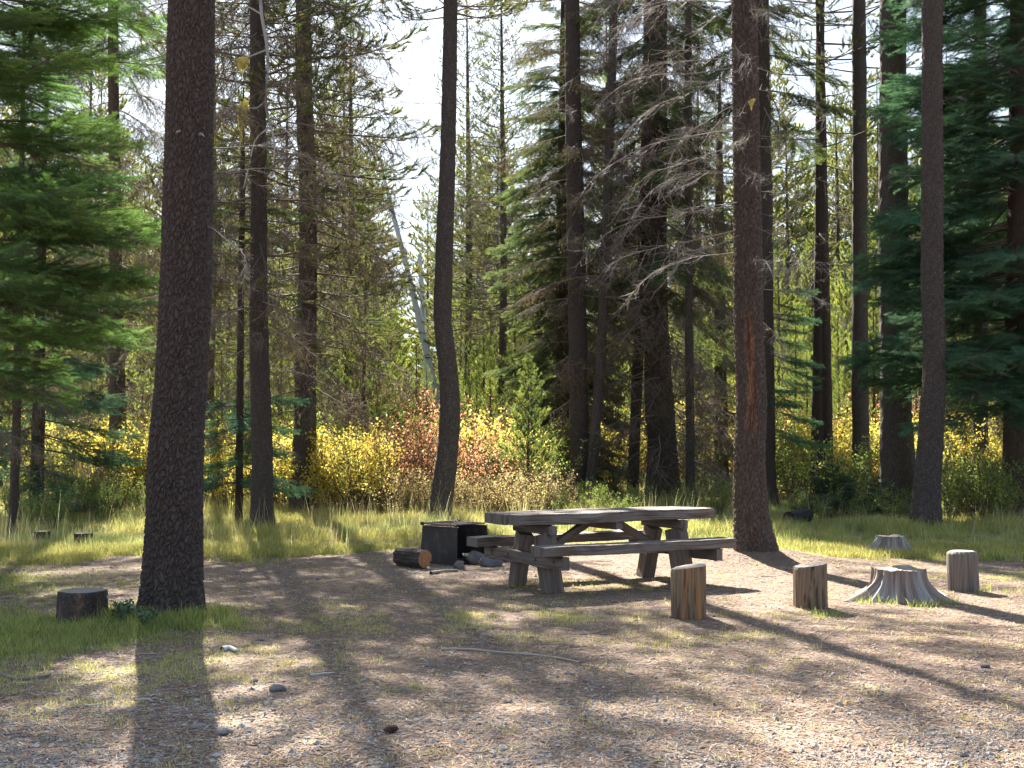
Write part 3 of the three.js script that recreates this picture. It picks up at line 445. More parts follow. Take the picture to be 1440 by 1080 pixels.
{ // near fir reaching in with sunlit sprays
  const base = at(-62, 700, 13.2); base.y = groundY(base.x, base.z); const t = thing('fir_tree', 'bright green fir reaching over the grass with layered soft sprays', 'tree', [base.x, base.y, base.z]);
  const trunk = makeTrunk([[0, 0, 0, 0.2], [0, 4, 0, 0.16], [0.05, 9, 0, 0.1], [0.05, 14, 0, 0.015]], { sides: 30, step: 0.08, seed: 201 }); part('trunk', trunk.geo, M.bark, t);
  addCrown(t, trunk, 202, [[P.firNear, 66, 2.2, 7.2, 1.05, 0.9, -0.16, -0.02, { az: [-1.5, 1.5] }], [P.firNear, 22, 2.6, 8, 0.95, 0.85, -0.1, 0, { az: [1.5, 4.7] }], [P.firNear, 60, 7, 13.6, 0.85, 0.15, 0, 0.3], [P.brown, 26, 1.6, 5.5, 0.5, 0.7, -0.4, -0.3]]);
}
{
  const base = at(52, 690, 24); base.y = groundY(base.x, base.z); const t = thing('fir_tree', 'shaded fir behind the bright fir with boughs sweeping to the grass', 'tree', [base.x, base.y, base.z]);
  const trunk = makeTrunk([[0, 0, 0, 0.14], [0, 4, 0, 0.1], [0.05, 9.5, 0, 0.015]], { sides: 18, seed: 211 }); part('trunk', trunk.geo, M.bark, t);
  addCrown(t, trunk, 212, [[P.firMid, 64, 0.9, 9.2, 1.0, 0.15, -0.3, 0.1], [P.brown, 24, 1.5, 7, 0.8, 0.4, -0.4, -0.3]]);
}
{
  const base = at(20, 690, 19); base.y = groundY(base.x, base.z); const t = thing('pine_tree', 'thin dark stem standing in grass beyond the two small stumps', 'tree', [base.x, base.y, base.z]);
  const trunk = makeTrunk([[0, 0, 0, 0.075], [0.02, 4, 0, 0.06], [0, 9, 0, 0.02]], { sides: 12, seed: 221 }); part('trunk', trunk.geo, M.bark, t);
  addDead(t, trunk, 222, P.brown, 14, 1.2, 8, 0.4, 0.7, -0.4);
}
{ // full green spruce left of the dark trunk behind the table
  const base = at(792, 690, 33); base.y = groundY(base.x, base.z); const t = thing('spruce_tree', 'dense green sunlit spruce behind the straight dark trunk', 'tree', [base.x, base.y, base.z]);
  const trunk = makeTrunk([[0, 0, 0, 0.24], [0, 8, 0, 0.17], [0.05, 17, 0, 0.02]], { sides: 18, seed: 231 }); part('trunk', trunk.geo, M.bark, t);
  addCrown(t, trunk, 232, [[P.spruce, 170, 0.6, 12, 0.98, 0.72, -0.3, -0.15], [P.spruce, 50, 12, 16.6, 0.7, 0.12, -0.1, 0.3]]);
}
{
  const base = at(1015, 690, 34); base.y = groundY(base.x, base.z); const t = thing('spruce_tree', 'dark dense spruce filling the gap behind the scarred tree', 'tree', [base.x, base.y, base.z]);
  const trunk = makeTrunk([[0, 0, 0, 0.2], [0, 8, 0, 0.14], [0.05, 12.5, 0, 0.02]], { sides: 16, seed: 241 }); part('trunk', trunk.geo, M.bark, t);
  addCrown(t, trunk, 242, [[P.spruce, 110, 0.8, 12.2, 1.0, 0.15, -0.35, 0.2], [P.brown, 40, 1, 8, 0.9, 0.8, -0.4, -0.3]]);
}
{ // feathery young pine left of the table trunk
  const base = at(742, 690, 26); base.y = groundY(base.x, base.z); const t = thing('young_pine', 'feathery young pine standing alone in front of the green spruce', 'tree', [base.x, base.y, base.z]);
  const trunk = makeTrunk([[0, 0, 0, 0.035], [0.02, 1.8, 0, 0.026], [0.02, 3.5, 0, 0.006]], { sides: 8, amp: 0.002, seed: 251 }); part('trunk', trunk.geo, M.barkGrey, t);
  addCrown(t, trunk, 252, [[P.sapling, 60, 0.6, 3.35, 1.1, 0.32, 0.1, 0.7, { leaf: M.youngNeedle }]]);
}
for (const [px, d, H, y0, seed, label] of [[704, 41, 18, 5.5, 261, 'loose-crowned grey pine standing beyond the S-bend of the crooked pine'], [488, 38, 15, 4.5, 271, 'loose-crowned pine just beyond the twiggy dark spruce'], [655, 45, 19, 5, 281, 'thin loose-crowned pine in the open gap by the bleached snag'], [290, 34, 16, 4, 291, 'loose-crowned pine showing beside the thick dark pine']]) {
  const b = at(px, 690, d); b.y = groundY(b.x, b.z); const t = thing('loose_pine', label, 'tree', [b.x, b.y, b.z]), trunk = makeTrunk([[0, 0, 0, 0.15], [0.1, H * 0.4, 0, 0.12], [0.05, H * 0.75, 0, 0.07], [0, H, 0, 0.012]], { sides: 14, step: 0.3, seed }); part('trunk', trunk.geo, M.barkGrey, t);
  addCrown(t, trunk, seed + 1, [[P.pine, px > 600 ? 150 : 100, y0, H - 0.3, px > 600 ? 1.35 : 1.0, 0.5, -0.4, 0.4, yl], [P.deadFar, 18, 2.5, H * 0.6, 0.7, 0.8, -0.4, -0.2], [P.brown, 24, 3, H * 0.7, 0.8, 0.8, -0.4, -0.3]]);
}
// leaning and standing dead snags far behind the crooked trunk
function snag(label, d, pix, group) {
  const b = at(pix[0][0], pix[0][1], d); const q = pix.map(([x, y, w]) => [...at(x, y, d).sub(b).toArray(), w * d / F / 2]); b.y = pix[0][3] ? b.y : groundY(b.x, -d);
  const t = thing('dead_snag', label, 'dead tree', [b.x, b.y, b.z], 0, group), trunk = makeTrunk(q.map((p, i) => [p[0], i ? p[1] : 0, p[2], p[3]]), { sides: 12, step: 0.4, amp: 0.01, flare: 0.1, seed: pix[0][0] }); part('trunk', trunk.geo, M.snag, t);
  const r = rng(pix[0][0]); for (let k = 0; k < 9; k++) { const y = trunk.H * (0.3 + 0.65 * r()), c = trunk.centre(y), m = part('branch_stub', P.dead[k % 4].wood, M.deadTwig, t), a = r() * 6.28; m.position.set(c[0], y, c[2]); m.rotation.set(0, a, 0.2, 'YXZ'); m.scale.setScalar(0.25 + 0.3 * r()); }
}
snag('bleached blue-grey dead trunk leaning behind the crooked pine', 45, [[640, 660, 11], [618, 555, 10], [598, 470, 9], [575, 370, 7.5], [552, 280, 6], [536, 215, 3]]);
snag('upright grey snag beside the leaning bleached trunk', 52, [[606, 655, 10], [600, 520, 9], [595, 420, 8], [590, 345, 5]]);
snag('tall bare grey snag standing beyond the crooked pine bend', 60, [[703, 655, 12], [703, 480, 11], [703, 330, 9], [704, 240, 5]]);

// ------------------------------------------------------------------ woods further back: prototypes and copies
function protoTree(name, cat, seed, H, r0, specs, mat, leaf) {
  const t = thing(name, '', cat, [0, 0, 0]), w = rng(seed), trunk = makeTrunk([[0, 0, 0, r0], [0.1 * (w() - 0.5), H * 0.35, 0.1 * (w() - 0.5), r0 * 0.75], [0.2 * (w() - 0.5), H * 0.7, 0, r0 * 0.42], [0.1 * (w() - 0.5), H, 0, 0.012]], { sides: 9, step: 0.7, amp: 0.004, seed }); part('trunk', trunk.geo, mat, t); addCrown(t, trunk, seed + 1, specs, leaf, true); return t;
}
const youngProtos = [0, 1, 2].map((k) => protoTree('young_pine', 'tree', 300 + k * 7, 6 + k * 0.8, 0.07 + 0.01 * k, [[P.young, 62, 0.5, 5.9 + k * 0.8, 1.15, 0.3, -0.1, 0.7, yl]], M.bark));
const tallProtos = [0, 1, 2].map((k) => protoTree('tall_pine', 'tree', 340 + k * 7, 17, 0.17, [[P.far, 135, k === 2 ? 4 : 1.5 + k, 16.8, 1.6, 0.5, -0.35, 0.5, yl], [P.deadFar, 16, 1.5, 9, 0.7, 0.9, -0.5, -0.4]], k % 2 ? M.barkGrey : M.bark));
const barePro = [0, 1].map((k) => protoTree('bare_pine', 'tree', 380 + k * 7, 19, 0.18, [[P.deadFar, 34, 2, 15, 0.8, 0.6, -0.5, -0.2], [P.pine, 46, 10, 18.7, 1.4, 0.4, -0.2, 0.5]], M.bark));
function where(px) { for (const [p, w] of [[165, 'beyond the bright fir'], [310, 'behind the thick dark pine'], [440, 'behind the lichen-hung slender pine'], [610, 'between the twiggy spruce and the crooked pine'], [780, 'between the crooked pine and the green spruce'], [1040, 'behind the broad dark spruce'], [1165, 'between the scarred tree and the fused stems'], [1262, 'between the fused stems and the thick straight trunk']]) if (px < p) return w; return 'behind the flecked trunk and the dark fir'; }
const protosLeft = new Set([...youngProtos, ...tallProtos, ...barePro]);
function plant(set, r, px, d, s, label, group) {
  label += ', ' + where(px); group += ' ' + where(px);
  const p = set[(r() * set.length) | 0], x = (px - 720) / F * d, pos = [x, groundY(x, -d) - 0.02, -d], turn = r() * 6.28;
  if (protosLeft.has(p)) { protosLeft.delete(p); p.position.set(...pos); p.rotation.y = turn; p.scale.setScalar(s); tag(p, label, 'tree', group); return p; }
  return copyOf(p, label, pos, turn, s, group);
}
const yl1 = 'light green young pine in the meadow', yg = 'young pines', tl1 = 'tall full-crowned pine of the woods', tg = 'tall pines', bl1 = 'far bare-stemmed pine with dead twigs', bg = 'bare-stemmed pines';
{
  const r = rng(400);
  for (const [px, d, s] of [[513, 33, 1.05], [470, 37, 0.9], [548, 40, 0.75], [585, 44, 0.7], [655, 39, 0.8], [690, 43, 1.0], [670, 36, 0.5], [725, 40, 0.9], [575, 36, 0.45], [310, 34, 0.7], [390, 38, 0.95], [250, 36, 0.8], [110, 37, 0.9], [30, 40, 1.0], [1100, 37, 0.85], [1130, 41, 1.05], [1180, 38, 0.9], [1235, 42, 1.1], [1290, 40, 0.8], [1350, 38, 0.7], [1405, 43, 1.0], [860, 42, 1], [980, 44, 0.9], [450, 46, 1.2], [1200, 47, 1.2], [1160, 46, 0.9], [630, 50, 1], [760, 48, 1.2], [520, 52, 1.1], [1090, 50, 1.2], [350, 48, 1.2], [200, 46, 1.2], [1330, 50, 1.3]]) plant(youngProtos, r, px, d, s * (0.9 + 0.2 * r()), yl1, yg);
  for (const [px, d, s] of [[455, 40, 1.25], [492, 43, 1.35], [532, 38, 0.8], [560, 47, 0.95], [600, 40, 0.6], [650, 46, 1.2], [680, 39, 0.9], [705, 50, 1.4], [735, 46, 1.3], [410, 43, 1.3], [370, 41, 1.2], [320, 42, 1.3], [280, 40, 1.1], [140, 40, 1.3], [75, 43, 1.3], [0, 37, 1.1], [1095, 44, 1.3], [1120, 36, 0.8], [1145, 50, 1.5], [1190, 43, 1.3], [1225, 50, 1.5], [1285, 46, 1.4], [1345, 46, 1.4], [1375, 41, 1.2], [1420, 50, 1.4], [820, 50, 1.4], [890, 48, 1.4], [1050, 48, 1.4]]) plant(youngProtos, r, px, d, s * (0.9 + 0.2 * r()), yl1, yg);
  for (const [px, d, s] of [[350, 35, 0.55], [395, 34, 0.6], [455, 34, 0.55], [485, 36, 0.75], [530, 35, 0.5], [265, 37, 0.7], [415, 37, 0.9], [645, 35, 0.5], [690, 34, 0.55], [1135, 34, 0.6], [1180, 35, 0.55], [1230, 36, 0.7], [30, 34, 0.6], [130, 35, 0.7]]) plant(youngProtos, r, px, d, s * (0.9 + 0.2 * r()), yl1, yg);
  for (let k = 0; k < 34; k++) { const px = -60 + 1560 * (k + r()) / 34; if (Math.abs(px - 585) < 45) continue; plant(youngProtos, r, px, 54 + r() * 14, 1.0 + 0.6 * r(), yl1, yg); }
  for (let k = 0; k < 44; k++) { const px = -80 + 1600 * (k + r()) / 44; if (Math.abs(px - 580) < 58 || (px > 740 && px < 1040) || (px > 200 && px < 440 && k % 2)) continue; plant(tallProtos, r, px, 57 + r() * 13, 0.95 + 0.25 * r(), tl1, tg); }
  for (let k = 0; k < 34; k++) { const px = -80 + 1600 * (k + r()) / 34, gap = Math.abs(px - 580) < 62; plant(tallProtos, r, px, gap ? 92 + r() * 20 : 68 + r() * 24, gap ? 0.75 + 0.15 * r() : 1.0 + 0.35 * r(), tl1, tg); }
  for (let k = 0; k < 44; k++) { const px = -80 + 1600 * (k + r()) / 44; plant(tallProtos, r, px, 94 + r() * 45, 0.9 + 0.35 * r(), tl1, tg); }
  for (const [px, d, s] of [[480, 47, 0.9], [290, 44, 0.9], [700, 55, 0.85], [660, 62, 0.9], [855, 46, 1], [1110, 56, 0.9], [1180, 58, 1], [1240, 60, 1.05], [1340, 52, 1], [760, 58, 1], [985, 50, 1], [120, 48, 1], [400, 50, 1], [1150, 66, 1]]) plant(barePro, r, px, d, s, bl1, bg);
}

// ------------------------------------------------------------------ shrubs
function shrubProto(seed, { H = 1.5, W = 1.3, stems = 16, leaves = 1500, size = 0.05, cols, stemCol = [0.13, 0.09, 0.07] }) {
  const r = rng(seed), S = new MB(), L = new MB(), tips = [];
  for (let k = 0; k < stems; k++) {
    const a = r() * 6.283, lean = r() * 0.55, h = H * (0.55 + 0.5 * r()), d = V(Math.cos(a) * lean, 1, Math.sin(a) * lean), o = V(Math.cos(a) * 0.2 * r(), -0.03, Math.sin(a) * 0.2 * r()), st = curve(r, o, d, h, 7, [-0.1, 0], 0.16); S.tube(st, taper(8, 0.009, 0.003), 4, mul3(stemCol, 0.7 + 0.6 * r())); tips.push(st);
    for (let j = 0; j < 6; j++) { const u = 0.25 + 0.7 * r(), p = along(st, u), e = dirAt(st, u).add(V((r() - 0.5) * 1.8, r() * 0.3, (r() - 0.5) * 1.8)), sb = curve(r, p, e, W * 0.3 * (0.5 + r()), 4, [0, 0], 0.25); S.tube(sb, taper(5, 0.005, 0.002), 3, mul3(stemCol, 0.7 + 0.6 * r())); tips.push(sb, sb); }
  }
  for (let k = 0; k < leaves; k++) {
    const st = tips[(r() * tips.length) | 0], p = along(st, 0.2 + 0.8 * r()), s = size * (0.6 + 0.7 * r()), d = V(r() - 0.5, r() - 0.35, r() - 0.5).normalize(), a = V(r() - 0.5, r() - 0.5, r() - 0.5).cross(d).normalize(), n = V().crossVectors(d, a); p.addScaledVector(V(r() - 0.5, r() - 0.5, r() - 0.5), 0.1);
    const c = mul3(cols[(Math.pow(r(), 1.3) * cols.length) | 0], 0.8 + 0.4 * r()), q = p.clone().addScaledVector(d, s * 0.5).addScaledVector(n, s * 0.08), e = p.clone().addScaledVector(d, s), w = s * 0.3;
    L.tri(p.x, p.y, p.z, q.x + a.x * w, q.y + a.y * w, q.z + a.z * w, e.x, e.y, e.z, c); L.tri(p.x, p.y, p.z, e.x, e.y, e.z, q.x - a.x * w, q.y - a.y * w, q.z - a.z * w, c);
  }
  return { stem: S.geo(), leaf: L.geo() };
}
const YEL = [[0.76, 0.62, 0.09], [0.66, 0.62, 0.12], [0.76, 0.54, 0.08], [0.48, 0.52, 0.13], [0.74, 0.64, 0.2]], ORA = [[0.74, 0.38, 0.19], [0.68, 0.3, 0.16], [0.72, 0.54, 0.26], [0.5, 0.24, 0.14]], GRN = [[0.22, 0.3, 0.07], [0.32, 0.36, 0.08], [0.15, 0.22, 0.055]], PALE = [[0.5, 0.42, 0.2], [0.4, 0.38, 0.12], [0.55, 0.36, 0.16]];
const kinds = {
  yellow: ['golden yellow leafy shrub', 'yellow shrubs', [0, 1, 2].map((k) => shrubProto(500 + k, { H: 1.6, cols: YEL, leaves: 1350, stems: 20, size: 0.056 }))],
  orange: ['salmon orange autumn shrub', 'orange shrubs', [0, 1].map((k) => shrubProto(510 + k, { H: 1.7, cols: ORA, leaves: 850, stems: 22 }))],
  pale: ['pale straw-coloured twiggy shrub', 'pale shrubs', [0, 1].map((k) => shrubProto(520 + k, { H: 1.2, cols: PALE, leaves: 1000, stems: 22 }))],
  green: ['small green leafy bush', 'green bushes', [0, 1].map((k) => shrubProto(530 + k, { H: 1.1, cols: GRN, leaves: 1300 }))],
};
function shrub(kind, x, z, s, r, label) {
  const w = where(720 - F * x / z), lab = kinds[kind][0] + ', ' + w, group = kinds[kind][1] + ' ' + w, set = kinds[kind][2], g = set[(r() * set.length) | 0], t = thing(kind + '_shrub', label || lab, 'shrub', [x, groundY(x, z), z], r() * 6.28, label ? undefined : group); t.scale.set(s * (0.9 + 0.3 * r()), s, s * (0.9 + 0.3 * r()));
  part('stems', g.stem, M.twig, t); part('foliage', g.leaf, M.leaf, t);
}
{
  const r = rng(550);
  const band = (kind, n, p0, p1, d0, d1, s0, s1) => { for (let k = 0; k < n; k++) { const px = lerp(p0, p1, (k + r()) / n), d = lerp(d0, d1, r()); shrub(kind, (px - 720) / F * d, -d, lerp(s0, s1, r()) * lerp(0.95, 1.3, (d - 22) / 12), r); } };
  band('yellow', 24, 440, 570, 24, 33, 0.75, 1.15); band('orange', 20, 540, 700, 24.5, 34, 0.8, 1.2); band('yellow', 9, 640, 780, 25, 34, 0.8, 1.2); band('pale', 22, 560, 800, 22.8, 26, 0.5, 0.85);
  band('yellow', 20, 270, 440, 25, 34, 0.8, 1.2); band('yellow', 26, 40, 240, 26, 34, 0.7, 1.2); band('yellow', 44, 1080, 1420, 30, 39, 0.8, 1.2); band('orange', 8, 1080, 1300, 36, 42, 1.1, 1.4); band('pale', 12, 1090, 1250, 28, 31, 0.5, 0.8);
  band('yellow', 14, 800, 1060, 34, 40, 0.8, 1.2); band('green', 12, 1320, 1440, 21, 25, 0.7, 1.2); band('green', 14, 760, 1050, 22, 27, 0.35, 0.65); band('green', 12, 1100, 1290, 20, 25, 0.3, 0.6); band('green', 12, 0, 220, 20, 25, 0.4, 0.8);
  band('yellow', 30, -40, 1480, 40, 52, 1.0, 1.5); band('orange', 7, 540, 720, 35, 42, 1.1, 1.5); band('green', 26, 420, 800, 26, 40, 0.9, 1.5); band('green', 16, 1060, 1300, 27, 38, 0.9, 1.5); band('green', 14, 20, 330, 26, 38, 0.9, 1.5);
}
for (const [px, py, d, s, l] of [[1172, 712, 23.5, 1.3, 'small bluish fir seedling in grass before the fused stems'], [1190, 718, 22.5, 1.0, 'low fir seedling in grass below the slim grey trunk'], [1238, 716, 23, 1.0, 'fir seedling at the foot of the thick straight trunk']]) {
  const b = at(px, py, d), t = thing('fir_seedling', l, 'seedling', [b.x, groundY(b.x, -d), -d]), tr = makeTrunk([[0, 0, 0, 0.012 * s], [0.01, 0.4 * s, 0, 0.009 * s], [0, 0.8 * s, 0, 0.003]], { sides: 6, amp: 0.001, seed: px }); part('trunk', tr.geo, M.bark, t); addCrown(t, tr, px, [[P.seedling, 34, 0.06, 0.78 * s, 1.0 * s, 0.25, -0.1, 0.4]]);
}

// ------------------------------------------------------------------ grass, litter, gravel
function grassProto(seed, n, h, w, spread, bend, cols, seg = 3) {
  const r = rng(seed), L = new MB();
  for (let k = 0; k < n; k++) {
    const a = r() * 6.283, q = spread * Math.sqrt(r()), b = r() * 6.283, l = h * (0.45 + 0.75 * r()), be = bend * (0.3 + r()), c = mul3(cols[(r() * cols.length) | 0], 0.75 + 0.5 * r()), sx = -Math.sin(b), sz = Math.cos(b); let x = Math.cos(a) * q, y = -0.01, z = Math.sin(a) * q, tilt = 0.1 + 0.3 * r(); let pr = null;
    for (let s = 0; s <= seg; s++) { const ww = w * (1 - s / seg) * 0.5; const cur = [x, y, z, ww]; if (pr) { L.tri(pr[0] - sx * pr[3], pr[1], pr[2] - sz * pr[3], pr[0] + sx * pr[3], pr[1], pr[2] + sz * pr[3], x + sx * ww, y, z + sz * ww, c); if (s < seg) L.tri(pr[0] - sx * pr[3], pr[1], pr[2] - sz * pr[3], x + sx * ww, y, z + sz * ww, x - sx * ww, y, z - sz * ww, c); } pr = cur; const st = l / seg; x += Math.cos(b) * Math.sin(tilt) * st; z += Math.sin(b) * Math.sin(tilt) * st; y += Math.cos(tilt) * st; tilt += be / seg; }
  }
  return L.geo();
}
const GC = [[0.34, 0.4, 0.085], [0.46, 0.47, 0.13], [0.24, 0.33, 0.07]], SC = [[0.58, 0.5, 0.24], [0.48, 0.44, 0.17], [0.62, 0.54, 0.32]];
{
  const r = rng(600), tall = [0, 1, 2].map((k) => grassProto(610 + k, 46, 0.42, 0.0095, 0.22 + 0.05 * k, 1.5, k === 2 ? [...SC, ...GC] : [...GC, SC[0], SC[1]])), low = [0, 1].map((k) => grassProto(620 + k, 22, 0.12, 0.006, 0.09, 1.5, [...GC, SC[1], [0.2, 0.26, 0.07]])), dry = [0, 1].map((k) => grassProto(630 + k, 16, 0.06, 0.005, 0.07, 1.6, [...SC, GC[1]]));
  const lt = tall.map(() => []), ll = low.map(() => []), ld = dry.map(() => []);
  for (let k = 0; k < 42000; k++) {
    const d = 14 + 26 * Math.pow(r(), 0.85), px = -70 + 1580 * r(), x = (px - 720) / F * d, z = -d, q = zones(x, z); if (r() > q.verge * (0.35 + 0.65 * sstep(0.35, 0.55, q.n2))) continue;
    const edge = sstep(0, 3.5, d - vergeDepth(px)), clump = fbm(x * 0.8, z * 0.8, 85), s = (0.15 + 0.42 * edge) * (0.2 + 1.7 * clump * clump + 0.35 * sstep(0.6, 0.7, fbm(x * 1.7, z * 1.7, 87))) * (0.6 + 0.7 * r()), dryness = fbm(x * 0.5 + 7, z * 0.5, 86), v = 0.8 + 0.4 * r();
    const i = dryness > 0.53 ? 2 : (r() * 2) | 0; lt[i].push([x, groundY(x, z), z, r() * 6.28, 0, 0, [s * 1.1, s, s * 1.1], [v * (0.6 + 0.8 * dryness), v * (0.8 + 0.35 * dryness), v * 0.9]]);
  }
  for (let k = 0; k < 60000; k++) {
    const d = 5.2 + 12 * r(), px = -60 + 1560 * r(), x = (px - 720) / F * d, z = -d, q = zones(x, z), v = 0.75 + 0.5 * r();
    if (r() < q.green * 0.8) ll[(r() * 2) | 0].push([x, groundY(x, z), z, r() * 6.28, 0, 0, 0.5 + 0.9 * r() * q.green, [v, v, v]]);
    else if (r() < q.moss * 0.75 + 0.03) ld[(r() * 2) | 0].push([x, groundY(x, z), z, r() * 6.28, 0, 0, 0.4 + 0.6 * r(), [v, v, v * 0.9]]);
    else if (q.verge > 0.05 && r() < q.verge * 1.2) ll[(r() * 2) | 0].push([x, groundY(x, z), z, r() * 6.28, 0, 0, 0.5 + 0.8 * r(), [v * 1.15, v, v]]);
  }
  // tufts round the stumps and trunks that stand in the dirt
  for (const [px, py, R, n, h] of [[1275, 846, 0.42, 40, 0.9], [1235, 846, 0.2, 12, 0.8], [1160, 862, 0.14, 9, 0.9], [1165, 868, 0.12, 8, 0.5], [1390, 830, 0.25, 12, 0.8], [1428, 785, 0.4, 30, 1.8], [1064, 786, 0.42, 34, 1.3], [1080, 780, 0.3, 20, 1.2], [240, 872, 0.5, 60, 1.3], [262, 880, 0.4, 36, 1.1], [180, 885, 0.5, 40, 1.0], [100, 885, 0.35, 20, 1.0], [617, 745, 0.4, 26, 1.8], [727, 826, 0.1, 6, 0.6], [1303, 750, 0.5, 30, 2.0], [560, 965, 0.15, 8, 0.5]]) {
    const c = gr(px, py); for (let k = 0; k < n; k++) { const a = r() * 6.28, q = R * Math.sqrt(0.3 + r()), x = c.x + Math.cos(a) * q, z = c.z + Math.sin(a) * q * 0.7 + 0.06, v = 0.8 + 0.4 * r(); ll[(r() * 2) | 0].push([x, groundY(x, z), z, r() * 6.28, 0, 0, h * (0.5 + 0.7 * r()), [v, v, v]]); }
  }
  const stalk = [0, 1].map((k) => grassProto(640 + k, 7, 0.75, 0.007, 0.16, 0.5, SC, 4)), ls = stalk.map(() => []);
  for (let k = 0; k < 2200; k++) { const d = 15 + 20 * r(), px = -60 + 1560 * r(), x = (px - 720) / F * d, z = -d, q = zones(x, z); if (q.verge < 0.7 || fbm(x * 0.7 + 3, z * 0.7, 88) < 0.5) continue; const v = 0.8 + 0.5 * r(); ls[k & 1].push([x, groundY(x, z), z, r() * 6.28, 0, 0, 0.5 + 0.6 * r(), [v, v * (0.85 + 0.3 * r()), v]]); }
  const g = new THREE.Group(); g.name = 'grass'; scene.add(g); tag(g, 'wild green and straw grass along the clearing and round the trunks', 'grass', null, 'stuff');
  tall.forEach((q, i) => inst('tall_grass', q, M.grass, lt[i], g)); low.forEach((q, i) => inst('short_grass', q, M.grass, ll[i], g)); dry.forEach((q, i) => inst('dry_grass', q, M.grass, ld[i], g)); stalk.forEach((q, i) => inst('grass_stalks', q, M.grass, ls[i], g));
  console.log('grass', lt.map((a) => a.length), ll.map((a) => a.length), ld.map((a) => a.length));
}
function stoneGeo(seed, detail, rough, col, squash = 0.65) {
  const g = new THREE.IcosahedronGeometry(1, detail), p = g.attributes.position, c = [];
  for (let k = 0; k < p.count; k++) { const v = V().fromBufferAttribute(p, k), q = 1 + rough * (vn(v.x * 1.6 + 9 + seed, v.y * 1.6 + v.z * 2.1 + 5, seed) - 0.5) * 2 + rough * 0.4 * (vn(v.x * 5 + 3, v.y * 5 + v.z * 4 + 7, seed + 1) - 0.5); v.multiplyScalar(q); v.y *= squash; p.setXYZ(k, v.x, v.y, v.z); c.push(...col); }
  g.setAttribute('color', new THREE.Float32BufferAttribute(c, 3)); if (detail > 1) { g.deleteAttribute('normal'); g.deleteAttribute('uv'); const m = mergeVerts(g); return m; } g.computeVertexNormals(); return g;
}
function mergeVerts(g) { const p = g.attributes.position, c = g.attributes.color, map = new Map(), mb = new MB(), ix = []; for (let k = 0; k < p.count; k++) { const key = [p.getX(k), p.getY(k), p.getZ(k)].map((x) => x.toFixed(4)).join(); if (!map.has(key)) map.set(key, mb.v(p.getX(k), p.getY(k), p.getZ(k), 0, 1, 0, [c.getX(k), c.getY(k), c.getZ(k)], Math.atan2(p.getZ(k), p.getX(k)) / 6.28 * 2, p.getY(k))); ix.push(map.get(key)); } mb.i = ix; const o = mb.geo(); o.computeVertexNormals(); return o; }
